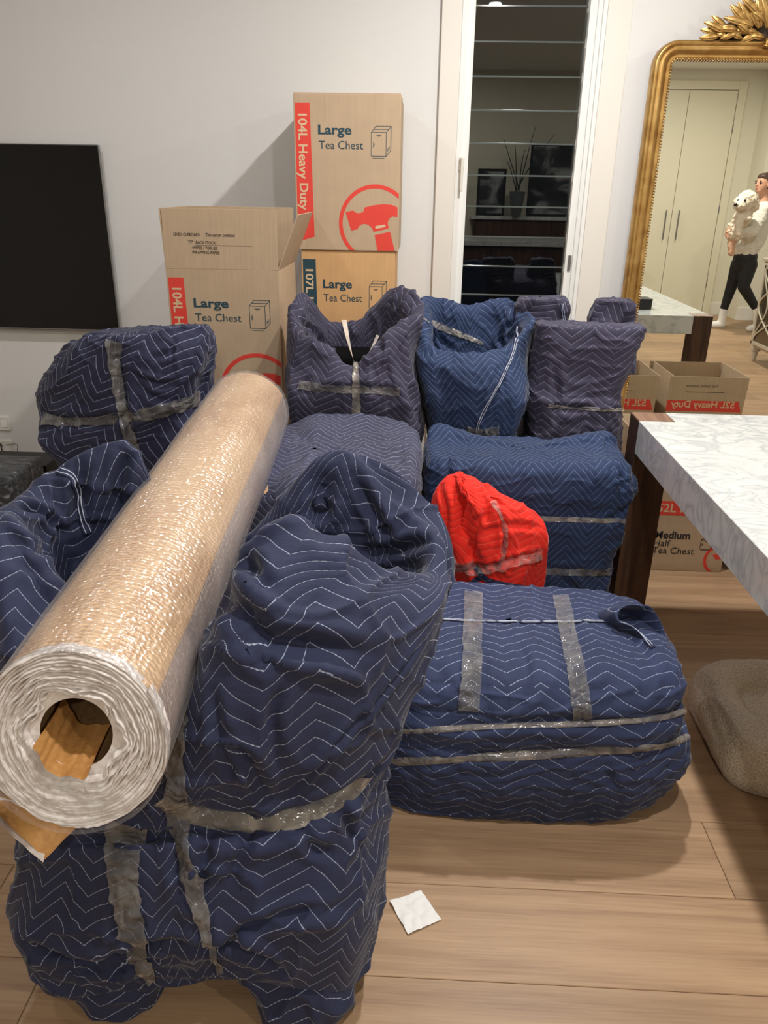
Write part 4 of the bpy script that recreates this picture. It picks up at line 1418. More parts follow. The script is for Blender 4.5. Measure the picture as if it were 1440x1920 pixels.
# the two wrapped feet it stands on
for k, (l, r2, y0) in enumerate(((70, 290, .935), (425, 668, .935))):
    x0 = P(l, 1850, y0).x; x1 = P(r2, 1850, y0).x
    if k == 0:
        sp_ = [(x0 - .005, x1 + .01, y0 + .015, 1.32, .135), (x0 + .0, x1, y0 + .005, 1.30, .085), (x0 + .035, x1 - .005, y0 - .002, 1.26, .045), (x0 + .06, x1 - .02, y0 - .01, 1.22, .015), (x0 + .075, x1 - .035, y0, 1.2, .003)]
    else:
        sp_ = [(x0 - .02, x1 + .01, y0 + .015, 1.34, .145), (x0 - .01, x1 + .008, y0 + .002, 1.32, .085), (x0 + .02, x1 + .0, y0 - .004, 1.28, .045), (x0 + .03, x1 - .008, y0 - .006, 1.24, .015), (x0 + .04, x1 - .02, y0, 1.2, .003)]
    rg = [sring(a, b, yy, y1, z, e=3.2) for a, b, yy, y1, z in reversed(sp_)]
    rg = [np.concatenate([arr(rg[0])])] + rg
    c = Cloth(rg[1:], 130, 70, 'box')
    c.noise(0.010, (9, 9, 9), 81 + k).folds(0.010, (14, 12, 12), 54 + k)
    c.floor(0.003)
    fo_ = c.build('wrapped_foot', M['navy'], None, 'Hf%d' % k); ginv(fo_, h_)
bind(h_, ['H'], [(112, 882), (135, 895), (148, 930), (158, 975), (166, 1000)], 0.020)
pr('tape_band', M['tape2'], h_, ['H'], [(300, 1500), (380, 1528), (470, 1540), (560, 1530), (640, 1492), (688, 1450)], [0.03, 0.042, 0.03], taut=True, seed=41, crumple=0.002, smooth=20, bulge=0.004)
pr('tape_band', M['tape'], h_, ['H', 'Hf0'], [(240, 1545), (232, 1620), (240, 1700), (258, 1780), (284, 1838)], [0.07, 0.055, 0.05, 0.05, 0.016], seed=43, crumple=0.004)
pr('tape_band', M['tape'], h_, ['H'], [(348, 1330), (332, 1420), (335, 1540), (362, 1660), (392, 1760), (415, 1822)], [0.03, 0.045, 0.035, 0.035, 0.018, 0.012], seed=47, crumple=0.003)

# red bundle
rb = thing('wrapped_bundle', 'small bright red blanket bundle tied with clear tape, behind the ottoman', 'wrapped furniture', (0.2, 2.08, 0))
Y = 2.085
def rr8(u0, u1, v, dv=0, yb=2.185, yf=1.995):
    um = (u0 + u1) / 2
    return [tuple(q) for q in (P(um, v, yb), P(u0 * .8 + u1 * .2, v, yb - .015), P(u0, v, Y), P(u0 * .8 + u1 * .2, v, yf + .02), P(u0 * .6 + u1 * .4, v, yf), P(um, v + dv, yf - .004), P(u0 * .25 + u1 * .75, v + dv, yf + .015), P(u1, v + dv, Y), P(u0 * .2 + u1 * .8, v + dv, yb - .015))]
r0 = np.array(rr8(832, 1012, 1100)); r00 = r0.copy(); r00[:, 2] = 0.003; r01 = r0.copy(); r01[:, 2] = 0.18
rings = [r00, r01, rr8(836, 1014, 1090), rr8(824, 1020, 1045), rr8(808, 1027, 1000, 4), rr8(807, 1005, 955, 10, 2.18), rr8(812, 960, 925, 12, 2.16, 2.01), rr8(826, 915, 903, 8, 2.13, 2.03), rr8(842, 890, 893, 4, 2.11, 2.05)]
rings = add_cap(rings, 0.006)
c = Cloth(rings, 200, 200, 'wrap', 0.4)
c.noise(0.010, (8, 8, 7), 91).folds(0.008, (12, 8, 5), 61, 4)
c.crease([(858, 900), (868, 960), (872, 1010), (890, 1060)], 0.020, 0.036, side=0.25)
c.crease([(905, 925), (912, 965), (895, 985), (885, 1040)], 0.012, 0.014, side=0.3)
c.crease([(828, 915), (836, 960), (845, 1040)], 0.010, 0.012)
c.crease([(900, 905), (925, 930), (945, 950)], 0.010, 0.012)
c.crease([(905, 1000), (960, 985), (1010, 990)], 0.010, 0.008)
c.crease([(840, 1060), (900, 1062), (960, 1050), (1015, 1035)], 0.010, 0.012)
c.crease([(935, 950), (948, 1000), (940, 1060)], 0.008, 0.010)
c.floor(0.003)
ro = c.build('blanket', M['red_q'], None, 'R'); ginv(ro, rb)
pr('tape_band', M['tape'], rb, ['R'], [(924, 940), (944, 985), (948, 1020), (930, 1070)], 0.018, seed=51, taut=True)
pr('tape_band', M['tape'], rb, ['R'], [(838, 1060), (900, 1062), (955, 1052), (1014, 1036)], 0.040, seed=53, crumple=0.004)
pr('blue_tie', M['binding'], rb, ['R'], [(890, 1062), (905, 1078), (930, 1092), (1004, 1106)], 0.018, seed=55, taut=True)
pr('blue_tie', M['binding'], rb, ['R'], [(905, 1078), (885, 1092), (868, 1105)], 0.018, seed=57, taut=True)

# ---------------------------------------------------------------- bubble wrap roll
roll = thing('bubble_wrap_roll', 'thick roll of bubble wrap lined with brown paper lying across the navy bundle', 'roll', (0, 0, 0))
RA = Vector((-0.442, 0.815, 0.735))
RB = RA + ray(714, 304).normalized() * 1.5
RR = 0.128
ax = (RB - RA).normalized()
s1 = Vector((1, 0, 0)); s1 = (s1 - ax * s1.dot(ax)).normalized()
s2 = s1.cross(ax) * -1
if s2.z < 0: s2 = -s2
RL = (RB - RA).length
def roll_pt(a, r, l): return RA + ax * l + s1 * (r * math.cos(a)) + s2 * (r * math.sin(a))
def end_off(a, r):
    # the roll has telescoped a little: its lower layers stand out towards the near side
    return 0.030 * math.sin(a) * r / RR
def roll_mesh(name, rf, l0, l1, na, nl, mat, parent, a0=0, a1=2 * PI, closed=True, solid=0):
    vs, fs = [], []
    for i in range(nl + 1):
        l = l0 + (l1 - l0) * i / nl
        for k in range(na):
            a = a0 + (a1 - a0) * k / (na if closed else na - 1)
            rr0 = rf(a, l)
            vs.append(roll_pt(a, rr0, l + end_off(a, rr0) * max(0, 1 - max(l, 0) / .35)))
    for i in range(nl):
        for k in range(na if closed else na - 1):
            k2 = (k + 1) % na
            fs.append((i * na + k, i * na + k2, (i + 1) * na + k2, (i + 1) * na + k))
    me = mesh(name, vs, fs, True)
    uv = me.uv_layers.new(name='UVMap')
    idx = np.empty(len(me.loops), dtype=np.int32)
    me.loops.foreach_get('vertex_index', idx)
    U = (idx % na) / na * 2 * PI * RR
    V = (idx // na) / nl * (l1 - l0)
    uv.data.foreach_set('uv', np.stack([U, V], -1).astype(np.float32).ravel())
    return obj(name, me, mat, parent)

def bubble_mat():
    s = NT('clear_bubble_wrap')
    uv = s.n('ShaderNodeUVMap', uv_map='UVMap').outputs[0]
    vo = s.tex('ShaderNodeTexVoronoi', vec=s.mapping(uv, (1, 1, 1)), i_Scale=105.0, i_Randomness=0.55)
    vo.feature = 'SMOOTH_F1'
    vo.inputs['Smoothness'].default_value = 0.3
    bub = s.math('SUBTRACT', 1.0, s.math('MULTIPLY', vo.outputs['Distance'], 1.6), clamp=True)
    wr = s.tex(vec=s.mapping(uv, (40, 150, 1), rot=(0, 0, 0.4)), i_Scale=1.0, i_Detail=3.0, i_Distortion=1.0)
    wr2 = s.tex(vec=s.mapping(uv, (12, 6, 1)), i_Scale=1.0, i_Detail=2.0)
    h = s.math('ADD', s.math('MULTIPLY', bub, 0.55), s.math('ADD', s.math('MULTIPLY', wr.outputs[0], 0.7), wr2.outputs[0]))
    nrm = s.bump(h, 0.8, 0.0050)
    tr = s.n('ShaderNodeBsdfTransparent')
    tr.inputs[0].default_value = (0.97, 0.97, 0.97, 1)
    gl = s.n('ShaderNodeBsdfGlossy')
    gl.inputs['Roughness'].default_value = 0.13
    s.t.links.new(nrm, gl.inputs['Normal'])
    df = s.n('ShaderNodeBsdfDiffuse')
    df.inputs[0].default_value = lin((215, 208, 206)) + (1,)
    fr = s.n('ShaderNodeFresnel', i_IOR=1.45)
    s.t.links.new(nrm, fr.inputs['Normal'])
    m1 = s.n('ShaderNodeMixShader')
    lw_ = s.n('ShaderNodeLayerWeight', i_Blend=0.35)
    s.t.links.new(s.math('MULTIPLY_ADD', s.math('POWER', lw_.outputs['Facing'], 3.0), 0.55, 0.07, clamp=True), m1.inputs[0])
    s.t.links.new(tr.outputs[0], m1.inputs[1])
    s.t.links.new(df.outputs[0], m1.inputs[2])
    m2 = s.n('ShaderNodeMixShader')
    s.t.links.new(s.math('MULTIPLY', fr.outputs[0], 0.42, clamp=True), m2.inputs[0])
    s.t.links.new(m1.outputs[0], m2.inputs[1])
    s.t.links.new(gl.outputs[0], m2.inputs[2])
    s.t.links.new(m2.outputs[0], s.out.inputs[0])
    return s.m

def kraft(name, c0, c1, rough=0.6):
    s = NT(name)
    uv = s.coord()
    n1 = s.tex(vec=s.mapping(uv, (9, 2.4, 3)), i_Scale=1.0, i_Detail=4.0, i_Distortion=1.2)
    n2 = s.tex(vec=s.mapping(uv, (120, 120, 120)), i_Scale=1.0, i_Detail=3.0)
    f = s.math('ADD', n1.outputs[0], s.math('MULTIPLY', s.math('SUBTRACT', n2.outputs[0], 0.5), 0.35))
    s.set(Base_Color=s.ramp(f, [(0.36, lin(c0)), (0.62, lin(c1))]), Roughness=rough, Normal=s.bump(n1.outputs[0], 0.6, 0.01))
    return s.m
M['bubble'] = bubble_mat()
M['kraft'] = kraft('kraft_paper', (200, 156, 110), (228, 192, 150))
M['kraft_dark'] = kraft('shaded_kraft_paper', (120, 92, 60), (150, 118, 80))  # shade inside the hollow core put into the paper colour
M['kraft2'] = kraft('creased_kraft_paper', (176, 124, 66), (214, 162, 98))
def rf_out(a, l):
    p = np.array([math.cos(a) * 1.6, math.sin(a) * 1.6, l * 3.0])
    return RR + 0.0022 * float(noise(p + 5)) + 0.0010 * float(noise(p * np.array([4, 4, 2.5]) + 9))
roll_mesh('bubble_wrap_sheet', rf_out, -0.004, RL + 0.002, 160, 90, M['bubble'], roll)
def rf_in(a, l): return rf_out(a, l) - 0.0055 - 0.0014 * abs(float(noise(np.array([math.cos(a) * 7, math.sin(a) * 7, l * 2.2]))))
po = roll_mesh('brown_paper', rf_in, 0.012, RL, 120, 70, M['kraft'], roll, PI * 0.14, PI * 1.3, False)
M['mauve'] = kraft('layers_under_film', (150, 130, 120), (196, 178, 168))
roll_mesh('inner_layers', lambda a, l: rf_out(a, l) - 0.009, 0.014, RL, 90, 30, M['mauve'], roll)
# greyish layers peeping past the paper at both flanks
M['bubble_white'] = None
s = NT('milky_bubble_wrap')
vo = s.tex('ShaderNodeTexVoronoi', vec=s.coord(), i_Scale=120.0)
n1 = s.tex(vec=s.coord(), i_Scale=60.0, i_Detail=3.0)
s.set(Base_Color=s.ramp(n1.outputs[0], [(0.3, lin((206, 196, 190))), (0.7, lin((236, 231, 229)))]), Roughness=0.3, Normal=s.bump(s.math('ADD', vo.outputs['Distance'], n1.outputs[0]), 0.35, 0.002))
s.b.inputs['Transmission Weight'].default_value = 0.0
s.b.inputs['Subsurface Weight'].default_value = 0.0
M['bubble_white'] = s.m
# spiral of layers on the near end
turns, r_in = 15, 0.057
vs, fs = [], []
na = 110
nT = turns * na
prof = ((0.0, 0.010), (0.0035, -0.001), (0.0052, 0.001), (0.0058, 0.016))
rs = np.random.RandomState(3)
for i in range(nT + 1):
    a = i / na * 2 * PI + 0.6
    tfrac = i / nT
    turn = i / na
    r = r_in + (RR - 0.006 - r_in) * tfrac
    p = np.array([math.cos(a) * 5, math.sin(a) * 5, turn * 0.9])
    wob = 0.0018 * float(noise(p)) * (1 + 2.2 * (1 - tfrac) ** 2)
    # inner turns collapse towards a soft hexagon
    hexa = (1 - tfrac) ** 2 * 0.006 * math.cos(6 * a + 0.5)
    pr_ = 0.006 * float(noise(np.array([turn * 2.7, math.cos(a) * 1.2, math.sin(a) * 1.2]))) + 0.002 * float(noise(p * 3)) + 0.006 * (1 - tfrac)
    for dr, dl in prof:
        vs.append(roll_pt(a, r + dr + wob + hexa, dl + pr_ + 0.004 + end_off(a, r)))
m_ = len(prof)
for i in range(nT):
    for j in range(m_ - 1):
        q0 = i * m_ + j
        fs.append((q0, q0 + 1, q0 + m_ + 1, q0 + m_))
sp_o = obj('rolled_layers', mesh('rolled_layers', vs, fs, True), M['bubble_white'], roll)
# back plate of layers deeper in so gaps are not hollow
roll_mesh('layer_core', lambda a, l: 0.0, 0, 0.001, 8, 1, M['bubble_white'], roll) if False else None
vs, fs = [], []
for ri, l in ((0.049, 0.020), (RR - 0.007, 0.014)):
    for k in range(96): vs.append(roll_pt(2 * PI * k / 96, ri, l + end_off(2 * PI * k / 96, ri)))
for k in range(96): fs.append((k, (k + 1) % 96, 96 + (k + 1) % 96, 96 + k))
obj('layer_backing', mesh('layer_backing', vs, fs, True), M['bubble_white'], roll)
def hexr(a, l): return 0.055 + 0.003 * math.cos(6 * a + 0.5) - 0.003 * float(noise(np.array([math.cos(a) * 2, math.sin(a) * 2, l * 5])))
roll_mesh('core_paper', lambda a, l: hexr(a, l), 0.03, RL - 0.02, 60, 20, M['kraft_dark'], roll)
roll_mesh('core_crumple', lambda a, l: hexr(a, l) - 0.007 - 0.007 * abs(float(noise(np.array([a * 2.5, l * 9, 3.0])))), -0.004, 0.10, 40, 12, M['kraft2'], roll, PI * 1.02, PI * 1.62, False)
# far end lid of layers
vs = [roll_pt(2 * PI * k / 64, RR - .007, RL) for k in range(64)] + [roll_pt(2 * PI * k / 64, .05, RL) for k in range(64)]
obj('far_layers', mesh('far_layers', vs, [(k, (k + 1) % 64, 64 + (k + 1) % 64, 64 + k) for k in range(64)]), M['bubble_white'], roll)
# loose tail under the near end: paper with bubble wrap beneath
def sheet(name, C4, nx, ny, mat, parent, amp=0.004, sc_=14, off=0.0, uvs=1.0):
    p00, p10, p11, p01 = [Vector(q) for q in C4]
    vs, fs = [], []
    nrm = (p10 - p00).cross(p01 - p00).normalized()
    for j in range(ny + 1):
        for i in range(nx + 1):
            a, b = i / nx, j / ny
            p = (p00.lerp(p10, a)).lerp(p01.lerp(p11, a), b)
            d = amp * float(noise(np.array(p) * sc_)) + off
            vs.append(p + nrm * d)
    for j in range(ny):
        for i in range(nx):
            q0 = j * (nx + 1) + i
            fs.append((q0, q0 + 1, q0 + nx + 2, q0 + nx + 1))
    me = mesh(name, vs, fs, True)
    uv = me.uv_layers.new(name='UVMap')
    for lp in me.loops:
        k = lp.vertex_index
        uv.data[lp.index].uv = ((k % (nx + 1)) / nx * .2, (k // (nx + 1)) / ny * .2)
    return obj(name, me, mat, parent)
tl = [P(-30, 1500, .86), P(160, 1548, .86), P(82, 1612, .845), P(-20, 1560, .85)]
sheet('paper_tail', [P(-40, 1490, .90), P(175, 1520, .90), P(84, 1612, .845), P(2, 1530, .845)], 16, 16, M['kraft2'], roll, 0.006, 22)
sheet('bubble_tail', [P(-60, 1490, .895), P(100, 1520, .895), P(80, 1622, .838), P(-20, 1535, .838)], 16, 16, M['bubble_white'], roll, 0.003, 40, -0.004)
# the small paper corner at the far right of the roll
sheet('paper_corner', [P(494, 925, 1.62), P(503, 908, 1.62), P(503, 920, 1.61), P(498, 926, 1.61)], 3, 3, M['kraft'], roll, 0.001)

# ---------------------------------------------------------------- boucle dog bed under the table
pf = thing('pet_bed', 'beige boucle pet bed on the floor under the marble table', 'pet bed', (1.2, 1.8, 0))
s = NT('boucle_fabric')
cx_ = s.coord()
v1 = s.tex('ShaderNodeTexVoronoi', vec=s.mapping(cx_, (1, 1, 1)), i_Scale=210.0)
n1 = s.tex(vec=cx_, i_Scale=150.0, i_Detail=4.0)
n2 = s.tex(vec=cx_, i_Scale=9.0, i_Detail=3.0)
f = s.math('ADD', s.math('MULTIPLY', s.math('SUBTRACT', 1.0, v1.outputs['Distance']), 0.5), s.math('MULTIPLY', n1.outputs[0], 0.5))
col = s.ramp(f, [(0.3, lin((196, 182, 162))), (0.55, lin((226, 212, 192))), (0.8, lin((242, 230, 212)))])
s.set(Base_Color=s.mix(0.25, col, n2.outputs[0], 'OVERLAY'), Roughness=0.95, Normal=s.bump(f, 1.0, 0.006))
s.b.inputs['Sheen Weight'].default_value = 0.3
M['boucle'] = s.m
rings = [sring(.845, 1.45, 1.585, 2.0, .003, e=6), sring(.832, 1.47, 1.57, 2.02, .035, e=6), sring(.828, 1.47, 1.565, 2.03, .085, e=5), sring(.838, 1.46, 1.58, 2.02, .13, e=4.5), sring(.86, 1.43, 1.60, 2.0, .156, e=4),
         sring(.885, 1.39, 1.635, 1.97, .160, e=3), sring(.915, 1.36, 1.665, 1.935, .145, e=3), sring(.935, 1.34, 1.685, 1.91, .118, e=3)]
rings = add_cap(rings, 0.012)
c = Cloth(rings, 220, 150, 'wrap')
c.noise(0.006, (4, 4, 6), 3).folds(-0.004, (4, 6, 7), 8).noise(0.0015, (90, 90, 90), 5)
c.crease([(1310, 1262), (1325, 1330), (1352, 1400), (1366, 1470)], 0.016, 0.006, side=0.2)
c.floor(0.003)
bo_ = c.build('cushion', M['boucle'], None, 'P'); ginv(bo_, pf)

# ---------------------------------------------------------------- tissue on the floor
q = [PZ(730, 1690, 0.002), PZ(765, 1753, 0.002), PZ(827, 1725, 0.002), PZ(790, 1671, 0.002)]
nx = 24
vs, fs = [], []
for j in range(nx + 1):
    for i in range(nx + 1):
        a, b = i / nx, j / nx
        p = q[0].lerp(q[3], a).lerp(q[1].lerp(q[2], a), b)
        e_ = max(abs(a - .5), abs(b - .5)) * 2
        p.z = 0.003 + 0.006 * abs(float(noise(np.array(p) * 40))) + 0.008 * max(0, e_ - .7) * abs(float(noise(np.array(p) * 16 + 4)))
        p.x += 0.002 * float(noise(np.array([b * 6, a, 2.])))
        vs.append(p)
for j in range(nx):
    for i in range(nx):
        q0 = j * (nx + 1) + i
        fs.append((q0, q0 + nx + 1, q0 + nx + 2, q0 + 1))
o = obj('tissue', mesh('tissue', vs, fs, True), M['paper'])
tag(o, 'crumpled white square tissue lying on the oak floor', 'tissue')

# ---------------------------------------------------------------- left corner clutter
s = NT('stretch_wrapped_plastic')
n1 = s.tex(vec=s.mapping(s.coord(), (3, 14, 9)), i_Scale=2.0, i_Detail=5.0, i_Distortion=2.5)
s.set(Base_Color=s.ramp(n1.outputs[0], [(0.45, lin((52, 54, 58))), (0.62, lin((92, 96, 102))), (0.75, lin((190, 196, 204)))]), Roughness=0.18, Normal=s.bump(n1.outputs[0], 0.9, 0.01))
M['stretch'] = s.m
dk = thing('wrapped_crate', 'dark box in shiny stretch film at the far left by the power sockets', 'box', (-1.9, 3.1, 0))
bm = bmesh.new(); box_bm(bm, -0.35, 0.21, -0.13, 0.20, 0.003, 0.275, 0.02)
me = bm_mesh('film_wrap', bm, True)
obj('film_wrap', me, M['stretch'], dk)
bb = thing('media_box', 'flat black media box on the floor beside the stretch film crate', 'box', (-1.95, 3.45, 0))
box('housing', -0.1, 0.23, -0.08, 0.12, 0.012, 0.20, M['black'], bb, 0.006)
for x_ in (-0.08, 0.21):
    bm = bmesh.new(); cyl_bm(bm, (x_, 0.0, 0.001), (x_, 0.0, 0.012), 0.012); obj('rubber_foot', bm_mesh('rubber_foot', bm), M['black'], bb)
wc = thing('white_box', 'low white box at the far left edge behind the navy bundle', 'box', (-1.22, 2.1, 0))
box('body', -0.35, 0.1, -0.12, 0.12, 0.002, 0.10, M['white_plastic'], wc, 0.005)
box('lid', -0.355, 0.105, -0.125, 0.125, 0.10, 0.116, M['white_plastic'], wc, 0.004)
for nm, lab, cx1, cz, hw in (('power_outlet', 'white double power outlet, the upper one low on the wall', -2.12, 0.286, 0.058), ('data_outlet', 'white data outlet plate with cables, just above the baseboard', -2.125, 0.160, 0.058)):
    t = thing(nm, lab, 'outlet', (cx1, YB, cz))
    box('plate', -hw, hw, -0.010, -0.0006, -0.036, 0.036, M['white_plastic'], t, 0.003)
    for k in (-1, 1): box('socket', k * .028 - .014, k * .028 + .014, -0.0125, -0.0102, -0.018, 0.016, M['white_gloss'], t, 0.001)
cab = tube('cable', [(-2.12, YB - .014, .17), (-2.10, YB - .06, .19), (-2.05, 3.62, .12), (-2.0, 3.58, .05), (-1.98, 3.6, .008)], 0.0035, M['black'])
tag(cab, 'thick black cable drooping from the data outlet', 'cable')
cab = tube('cable', [(-2.10, YB - .014, .175), (-2.02, YB - .05, .19), (-2.0, 3.66, .15), (-1.93, 3.66, .12), (-1.82, 3.68, .08), (-1.70, 3.66, .06), (-1.6, 3.64, .008)], 0.0014, M['dark_ink'])
tag(cab, 'thin dark cable looping along the baseboard', 'cable')

# ---------------------------------------------------------------- gold mirror
MY = 3.672       # glass plane
def refl(p): return Vector((p[0], 2 * MY - p[1], p[2]))
mi = thing('floor_mirror', 'tall antique gold mirror with carved leaf crest leaning at the back wall', 'mirror', (0, 0, 0))
GX_0, GX_1, GZ0_, GZ1_ = 0.995, 1.81, 0.07, 1.928
MC = (GX_0 + GX_1) / 2
# shift: crest centre just past the frame edge
prof = [(0.0, 0.0), (0.0, 0.024), (0.004, 0.028), (0.014, 0.022), (0.020, 0.026), (0.034, 0.040), (0.046, 0.044), (0.054, 0.038), (0.058, 0.040), (0.070, 0.050), (0.080, 0.046), (0.086, 0.030), (0.086, 0.0)]
def rrect(x0, x1, z0, z1, r, top_only=True, n=10):
    pts = []
    pts += [(x0, z0), (x0, (z0 + z1) / 2)]
    for k in range(n + 1):
        a = PI - PI / 2 * k / n
        pts.append((x0 + r + r * math.cos(a), z1 - r + r * math.sin(a)))
    for k in range(n + 1):
        a = PI / 2 - PI / 2 * k / n
        pts.append((x1 - r + r * math.cos(a), z1 - r + r * math.sin(a)))
    pts += [(x1, (z0 + z1) / 2), (x1, z0)]
    return pts
vs, fs = [], []
rows = []
for (o_, h) in prof:
    o_ *= 0.86
    rows.append([(x, MY + 0.004 - h, z) for x, z in rrect(GX_0 - o_, GX_1 + o_, GZ0_ - o_, GZ1_ + o_ * 0.86, 0.026 + o_ * 0.95)])
m_ = len(rows[0])
for r_ in rows: vs += r_
for i in range(len(rows) - 1):
    for k in range(m_):
        fs.append((i * m_ + k, (i + 1) * m_ + k, (i + 1) * m_ + (k + 1) % m_, i * m_ + (k + 1) % m_))
fm = mesh('frame', vs, fs, True)
fo_ = obj('frame', fm, M['gold'], mi)
# rope beading along the inner edge: each bead is a small twisted ovoid
bd_path = rrect(GX_0 + 0.003, GX_1 - 0.003, GZ0_ + .003, GZ1_ - 0.003, 0.02)
bm = bmesh.new()
Lp = [Vector((x, 0, z)) for x, z in bd_path]
acc = 0
tot = []
for a, b in zip(Lp[:-1], Lp[1:]):
    d = (b - a).length
    while acc < d:
        p = a.lerp(b, acc / d)
        ang = math.atan2((b - a).z, (b - a).x)
        if p.z > 0.55:
            mt = Matrix.Translation((p.x, MY - 0.022, p.z)) @ Matrix.Rotation(-ang - 0.6, 4, 'Y') @ Matrix.Diagonal((0.0065, 0.005, 0.0040, 1))
            bmesh.ops.create_icosphere(bm, subdivisions=1, radius=1, matrix=mt)
        acc += 0.0115
    acc -= d
be = obj('beading', bm_mesh('beading', bm, True), M['gold'], mi)
be['kind'] = 'stuff'
gl_vs = [(x, MY, z) for x, z in rrect(GX_0 - .004, GX_1 + .004, GZ0_ - .004, GZ1_ + .004, 0.02)]
gm = bpy.data.meshes.new('glass')
bm = bmesh.new(); bm.faces.new([bm.verts.new(p) for p in gl_vs]); bm.normal_update()
if bm.faces[:][0].normal.y > 0: bmesh.ops.reverse_faces(bm, faces=bm.faces[:])
r = bmesh.ops.extrude_face_region(bm, geom=bm.faces[:])
bmesh.ops.translate(bm, vec=(0, 0.006, 0), verts=[g_ for g_ in r['geom'] if isinstance(g_, bmesh.types.BMVert)])
bmesh.ops.recalc_face_normals(bm, faces=bm.faces)
bm.to_mesh(gm); bm.free()
obj('mirror_glass', gm, M['mirror'], mi)
box('back_board', GX_0 - .05, GX_1 + .05, MY + 0.008, MY + 0.03, 0.002, GZ1_ + .03, M['walnut'], mi)
# crest leaves
def leaf(cx, cz, ang, L, Wd, dep, curl=0.3, parent=None, nm='leaf'):
    vs, fs = [], []
    n, m = 8, 4
    for i in range(n + 1):
        t = i / n
        wv = Wd * math.sin(PI * min(1, t * 0.92 + 0.05)) ** 0.8
        bend = curl * t * t * L
        for j in range(-m, m + 1):
            s_ = j / m
            lx = t * L
            lz = s_ * wv / 2 + bend
            y = -0.012 * math.sin(PI * t) - 0.007 * (1 - abs(s_)) ** 0.7 + 0.003 * math.cos(s_ * 9) 
            vs.append((lx, y, lz))
    K = 2 * m + 1
    for i in range(n):
        for j in range(2 * m):
            fs.append((i * K + j, i * K + j + 1, (i + 1) * K + j + 1, (i + 1) * K + j))
    N0 = len(vs)
    vs += [(x, y + 0.006, z) for x, y, z in vs[:N0]]
    fs += [tuple(q + N0 for q in reversed(f2)) for f2 in fs]
    for i in range(n):
        for a in (0, K - 1):
            fs.append((i * K + a, (i + 1) * K + a, (i + 1) * K + a + N0, i * K + a + N0))
    o = obj(nm, mesh(nm, vs, fs, True), M['gold'], parent)
    o.matrix_local = Matrix.Translation((cx, MY - 0.035 - dep, cz)) @ Matrix.Rotation(-ang, 4, 'Y')
    return o
crest = obj('crest_base', None, None, None) if False else None
CX0 = 1.402
bm = bmesh.new()
ol = [(-0.30, 0.0), (-0.25, 0.035), (-0.15, 0.085), (-0.05, 0.15), (0.05, 0.15), (0.15, 0.085), (0.25, 0.035), (0.30, 0.0)]
f = bm.faces.new([bm.verts.new((CX0 + x, MY - 0.012, GZ1_ + .066 + z)) for x, z in ol])
r = bmesh.ops.extrude_face_region(bm, geom=[f])
bmesh.ops.translate(bm, vec=(0, 0.02, 0), verts=[g_ for g_ in r['geom'] if isinstance(g_, bmesh.types.BMVert)])
bmesh.ops.recalc_face_normals(bm, faces=bm.faces)
cb_ = obj('crest', bm_mesh('crest', bm), plain('dark_gilt', (62, 46, 30), 0.6), mi)
LV = []   # photo anchor of leaf root, tip
for (ru, rv, tu, tv, wd) in [
    (1352, 66, 1316, 74, .020), (1350, 62, 1318, 56, .020), (1362, 60, 1322, 46, .022), (1365, 54, 1336, 34, .022), (1382, 56, 1350, 52, .022),
    (1366, 74, 1344, 60, .016), (1384, 60, 1352, 76, .016), (1392, 72, 1366, 62, .018), (1410, 50, 1362, 30, .026), (1398, 45, 1372, 12, .028), (1412, 48, 1386, 8, .028),
    (1420, 58, 1378, 58, .024), (1426, 60, 1392, 76, .024), (1424, 52, 1402, 2, .030), (1428, 50, 1418, -10, .030), (1440, 52, 1432, -14, .032), (1404, 62, 1378, 44, .022), (1432, 40, 1410, 20, .026), (1436, 70, 1408, 66, .020), (1422, 30, 1396, -6, .026), (1446, 34, 1440, -22, .03)]:
    a, b = P(ru, rv, MY - .05), P(tu, tv, MY - .05)
    LV.append((a.x, a.z, b.x, b.z, wd))
rsx = random.Random(4)
for (ax_, az_, bx_, bz_, wd) in LV:
    for sgn in (1, -1):
        x0 = ax_ if sgn == 1 else 2 * CX0 - ax_
        x1 = bx_ if sgn == 1 else 2 * CX0 - bx_
        ang = math.atan2(bz_ - az_, x1 - x0)
        L_ = math.hypot(x1 - x0, bz_ - az_) * 1.08
        leaf(x0, az_, ang, L_, wd * 1.15, rsx.uniform(0, 0.02), rsx.uniform(-.12, .12), cb_)
# centre shell scroll
bm = bmesh.new()
for k in range(9):
    a = PI * (k + .5) / 9
    mt = Matrix.Translation((CX0 + 0.03 * math.cos(a), MY - 0.055, GZ1_ + 0.03 + 0.035 * math.sin(a))) @ Matrix.Rotation(-a, 4, 'Y') @ Matrix.Diagonal((0.040, 0.014, 0.009, 1))
    bmesh.ops.create_icosphere(bm, subdivisions=2, radius=1, matrix=mt)
obj('shell', bm_mesh('shell', bm, True), M['gold'], cb_)
for sgn in (1, -1):
    pts = []
    for k in range(14):
        a = k * 0.45
        rr_ = 0.030 - 0.0018 * k
        pts.append((CX0 + sgn * (-0.035 + rr_ * math.cos(a)), MY - 0.05 - 0.001 * k, GZ1_ + 0.045 + rr_ * math.sin(a)))
    tube('scroll', pts, [0.008, 0.006, 0.004], M['gold'], cb_, 8, 4)

# ---------------------------------------------------------------- things seen through the mirror and the window
def V(u, v, yv):
    """point whose reflection in the gold mirror shows at photo point u,v; yv = distance along the unfolded sight line"""
    return refl(P(u, v, yv))
